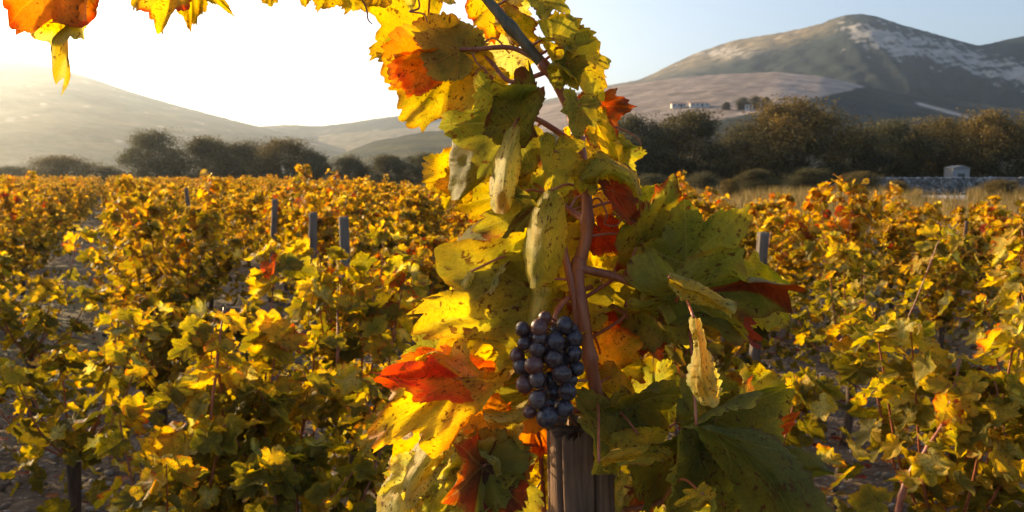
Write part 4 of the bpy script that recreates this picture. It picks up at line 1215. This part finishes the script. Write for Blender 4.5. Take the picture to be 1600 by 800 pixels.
# small pale stone hut under the trees
hut = empty('stone_hut', gpt(1492, 80)); tag(hut, 'small pale stone hut half hidden under the olive trees behind the wall', 'hut')
def boxm(name, x0, x1, y0, y1, z0, z1, mat, cols=None):
    V = [(x, y, z) for z in (z0, z1) for y in (y0, y1) for x in (x0, x1)]
    return mesh(name, V, [(0, 2, 3, 1), (4, 5, 7, 6), (0, 1, 5, 4), (2, 6, 7, 3), (0, 4, 6, 2), (1, 3, 7, 5)], mat, cols=np.full((8, 3), .30) if mat is M['stone'] else None, smooth=False)
link('wall', boxm('wall', -.75, .75, -.8, .8, 0, 2.2, M['stone']), hut)
V = [(-.85, -.9, 2.2), (.85, -.9, 2.2), (.85, .9, 2.2), (-.85, .9, 2.2), (0, -.9, 2.45), (0, .9, 2.45)]
link('roof', mesh('roof', V, [(0, 1, 4), (2, 3, 5), (0, 4, 5, 3), (1, 2, 5, 4), (0, 3, 2, 1)], M['stone'], cols=np.full((6, 3), .24), smooth=False), hut)
link('door', boxm('door', -.3, .3, -.85, -.75, 0, 1.7, M['dark_glass']), hut)

# ------------------------------------------------------------------ trees
def tree_meshes(seed, col1, col2, nclump=110, nl=270, lsize=.155):
    """unit tree: about 1 high and 1 wide"""
    r = np.random.default_rng(seed)
    VV, CC = [], []
    limbs = []
    for k in range(nclump):
        a = r.uniform(0, 6.28); zz = r.uniform(-1.0, 1.0); rr = math.sqrt(max(0, 1 - max(zz, -.5) ** 2)) * r.uniform(.4, 1.0)
        lob = 1 + .25 * math.sin(3 * a + seed) + .12 * math.sin(5 * a + 2 * seed)
        c = np.array([.46 * rr * math.cos(a) * lob, .46 * rr * math.sin(a) * lob,   .52 + .43 * zz * (1 + .1 * math.sin(4 * a + seed))])
        if k < 7: limbs.append(c)
        base = lerp(np.array(col1), np.array(col2), np.array([np.clip(r.random() * .8 + .35 * (zz), 0, 1)]))[0] * r.uniform(.75, 1.25)  # random leaf tone, with sunlit gold painted in towards the crown top
        sz = r.uniform(.04, .12)
        p = c + np.clip(r.normal(size=(nl, 3)), -1.9, 1.9) * sz * [1, 1, .8]
        d1 = r.normal(size=(nl, 3)); d1 /= np.linalg.norm(d1, axis=1)[:, None]
        d2 = np.cross(d1, r.normal(size=(nl, 3))); d2 /= np.linalg.norm(d2, axis=1)[:, None]
        L = r.uniform(.6, 1.3, (nl, 1)) * lsize * .09; W = L * .5
        q = np.stack([p - d1 * L, p + d2 * W, p + d1 * L, p - d2 * W], 1)
        VV.append(q.reshape(-1, 3)); CC.append(np.repeat(base[None, :] * r.uniform(.7, 1.3, (nl, 1)), 4, 0))
    V = np.concatenate(VV); Fq = np.arange(len(V)).reshape(-1, 4)
    crown = mesh('crown', V, Fq, M['tree_leaf'], cols=np.concatenate(CC), smooth=False)
    tv, tf = tube_vf(smooth_path([(0, 0, -.03), (.015, .01, .12), (0, 0, .30)], 4), [.035, .026, .02], 8)
    TV, TF, nv = [tv], list(tf), len(tv)
    for c in limbs:
        v2, f2 = tube_vf(smooth_path([(0, 0, .2), np.array([0, 0, .28]) * .5 + c * .45, c], 4), [.018, .012, .005], 5)
        TV.append(v2); TF += [tuple(i + nv for i in f) for f in f2]; nv += len(v2)
    return mesh('trunk', np.concatenate(TV), TF, M['tree_bark']), crown
TP = [tree_meshes(1, (.045, .05, .028), (.085, .085, .04)), tree_meshes(2, (.04, .045, .026), (.10, .09, .04)), tree_meshes(3, (.05, .052, .026), (.13, .105, .04)),
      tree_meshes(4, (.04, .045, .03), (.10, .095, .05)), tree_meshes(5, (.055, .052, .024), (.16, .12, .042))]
TREES = [  # column, top row, width px, distance, prototype, label
 (20, 262, 90, 92, 0, 'small round tree low on the hazy edge of the vineyard'),
 (105, 246, 110, 90, 2, 'low spreading tree standing apart from the taller row, hazy'),
 (170, 262, 70, 94, 3, 'little bush filling the gap beside the spreading tree'),
 (248, 211, 110, 86, 0, 'tall hazy tree with pointed top, first of the row of green trees'),
 (325, 221, 110, 88, 1, 'broad green tree directly next to the tall pointed one'),
 (385, 226, 90, 90, 3, 'rounded green tree in the middle of the hazy row'),
 (445, 221, 110, 86, 2, 'wide tree with bumpy crown before the blue hills'),
 (492, 243, 60, 84, 0, 'short bush at the end of the hazy tree row'),
 (548, 247, 66, 86, 3, 'dark bush below the green spur of hill'),
 (606, 246, 84, 88, 1, 'dark rounded tree below the green spur, beside the bush'),
 (668, 243, 90, 90, 0, 'dark tree half hidden by the yellow vine shoot'),
 (740, 240, 90, 92, 3, 'dark tree behind the folded green vine leaves'),
 (830, 222, 110, 92, 1, 'dark tree seen through gaps of the vine shoot'),
 (905, 205, 120, 90, 3, 'dark tree just behind the reddish vine cane'),
 (985, 188, 130, 86, 0, 'dense dark tree below the ploughed hillside, beside the vine cane'),
 (1078, 184, 150, 88, 1, 'broad dark olive tree below the white farm buildings'),
 (1160, 200, 110, 92, 3, 'dark tree filling the dip before the tallest golden tree'),
 (1240, 166, 200, 84, 4, 'tallest tree of the line, its top golden in the sun'),
 (1330, 205, 110, 88, 3, 'dark low tree beside the tallest golden-topped tree'),
 (1395, 196, 120, 90, 0, 'dark round olive tree above the start of the stone wall'),
 (1462, 190, 120, 92, 2, 'brownish olive tree standing behind the stone hut'),
 (1545, 183, 140, 86, 4, 'wide brown-gold tree beyond the stone hut'),
 (1625, 180, 130, 88, 1, 'dark tall tree at the end of the line past the wide brown-gold one'),
 (1700, 185, 130, 90, 3, 'dark tree standing last along the stone wall'),
]
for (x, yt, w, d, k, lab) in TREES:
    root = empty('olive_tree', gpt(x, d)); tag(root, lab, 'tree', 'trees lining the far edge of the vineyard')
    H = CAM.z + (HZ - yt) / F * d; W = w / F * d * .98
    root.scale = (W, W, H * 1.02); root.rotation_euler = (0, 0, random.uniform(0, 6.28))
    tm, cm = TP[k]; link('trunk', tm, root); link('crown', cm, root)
# scrub between the dry grass and the tree line
for (x, ytop, w, d, k, lab) in ((1095, 272, 60, 62, 3, 'low dark shrub in dry grass below the broad dark olive tree'), (1180, 268, 70, 66, 1, 'brown-green shrub in dry grass before the dip in the tree line'),
        (1262, 266, 80, 68, 0, 'wide dark shrub at the foot of the tallest golden tree'), (1345, 270, 60, 64, 2, 'tawny shrub where the stone wall begins'), (1020, 274, 70, 64, 0, 'dark shrub in dry grass behind the reddish vine cane'),
        (1400, 284, 40, 52, 4, 'small golden shrub in the dry grass facing the wall'), (1560, 283, 60, 50, 4, 'golden-brown shrub in the dry grass beyond the pale track'), (1140, 283, 36, 46, 4, 'tiny golden shrub at the vineyard edge')):
    root = empty('shrub', gpt(x, d)); tag(root, lab, 'shrub', 'shrubs growing in the dry grass')
    H = CAM.z + (HZ - ytop) / F * d; W = w / F * d
    root.scale = (W, W, H * 1.02); root.rotation_euler = (0, 0, random.uniform(0, 6.28))
    tm, cm = TP[k]; link('trunk', tm, root); link('crown', cm, root)
# dark bushes by the farm
for (x, y, w, k, lab) in ((1135, 172, 14, 3, 'single dark round tree by the white farm buildings'), (1160, 172, 22, 0, 'dark bush beside the narrow pale house'), (1180, 170, 22, 3, 'dark bush on the field edge just past the narrow pale house'), (1197, 168, 18, 1, 'last dark bush where scrub meets the ploughed field')):
    p = on_hill(x, y)
    if p is None: continue
    root = empty('distant_tree', p); tag(root, lab, 'tree', 'dark trees below the ploughed slope')
    W = w / F * p.y; root.scale = (W, W, W * .85)
    tm, cm = TP[k]; link('trunk', tm, root); link('crown', cm, root)

# ------------------------------------------------------------------ air
hz = boxm('haze', -1900, 1900, -200, 2500, -14, 250, None)
m = bpy.data.materials.new('hazy_air'); m.use_nodes = True
n = m.node_tree.nodes; n.remove(n['Principled BSDF'])
pv = n.new('ShaderNodeVolumePrincipled'); pv.inputs['Color'].default_value = (0.78, 0.89, 1.0, 1); pv.inputs['Density'].default_value = 0.00026
pv.inputs['Anisotropy'].default_value = 0.84
m.node_tree.links.new(pv.outputs[0], n['Material Output'].inputs['Volume'])
hz.materials.append(m)
tag(link('haze', hz), 'warm evening haze over the valley', 'haze', kind='stuff')
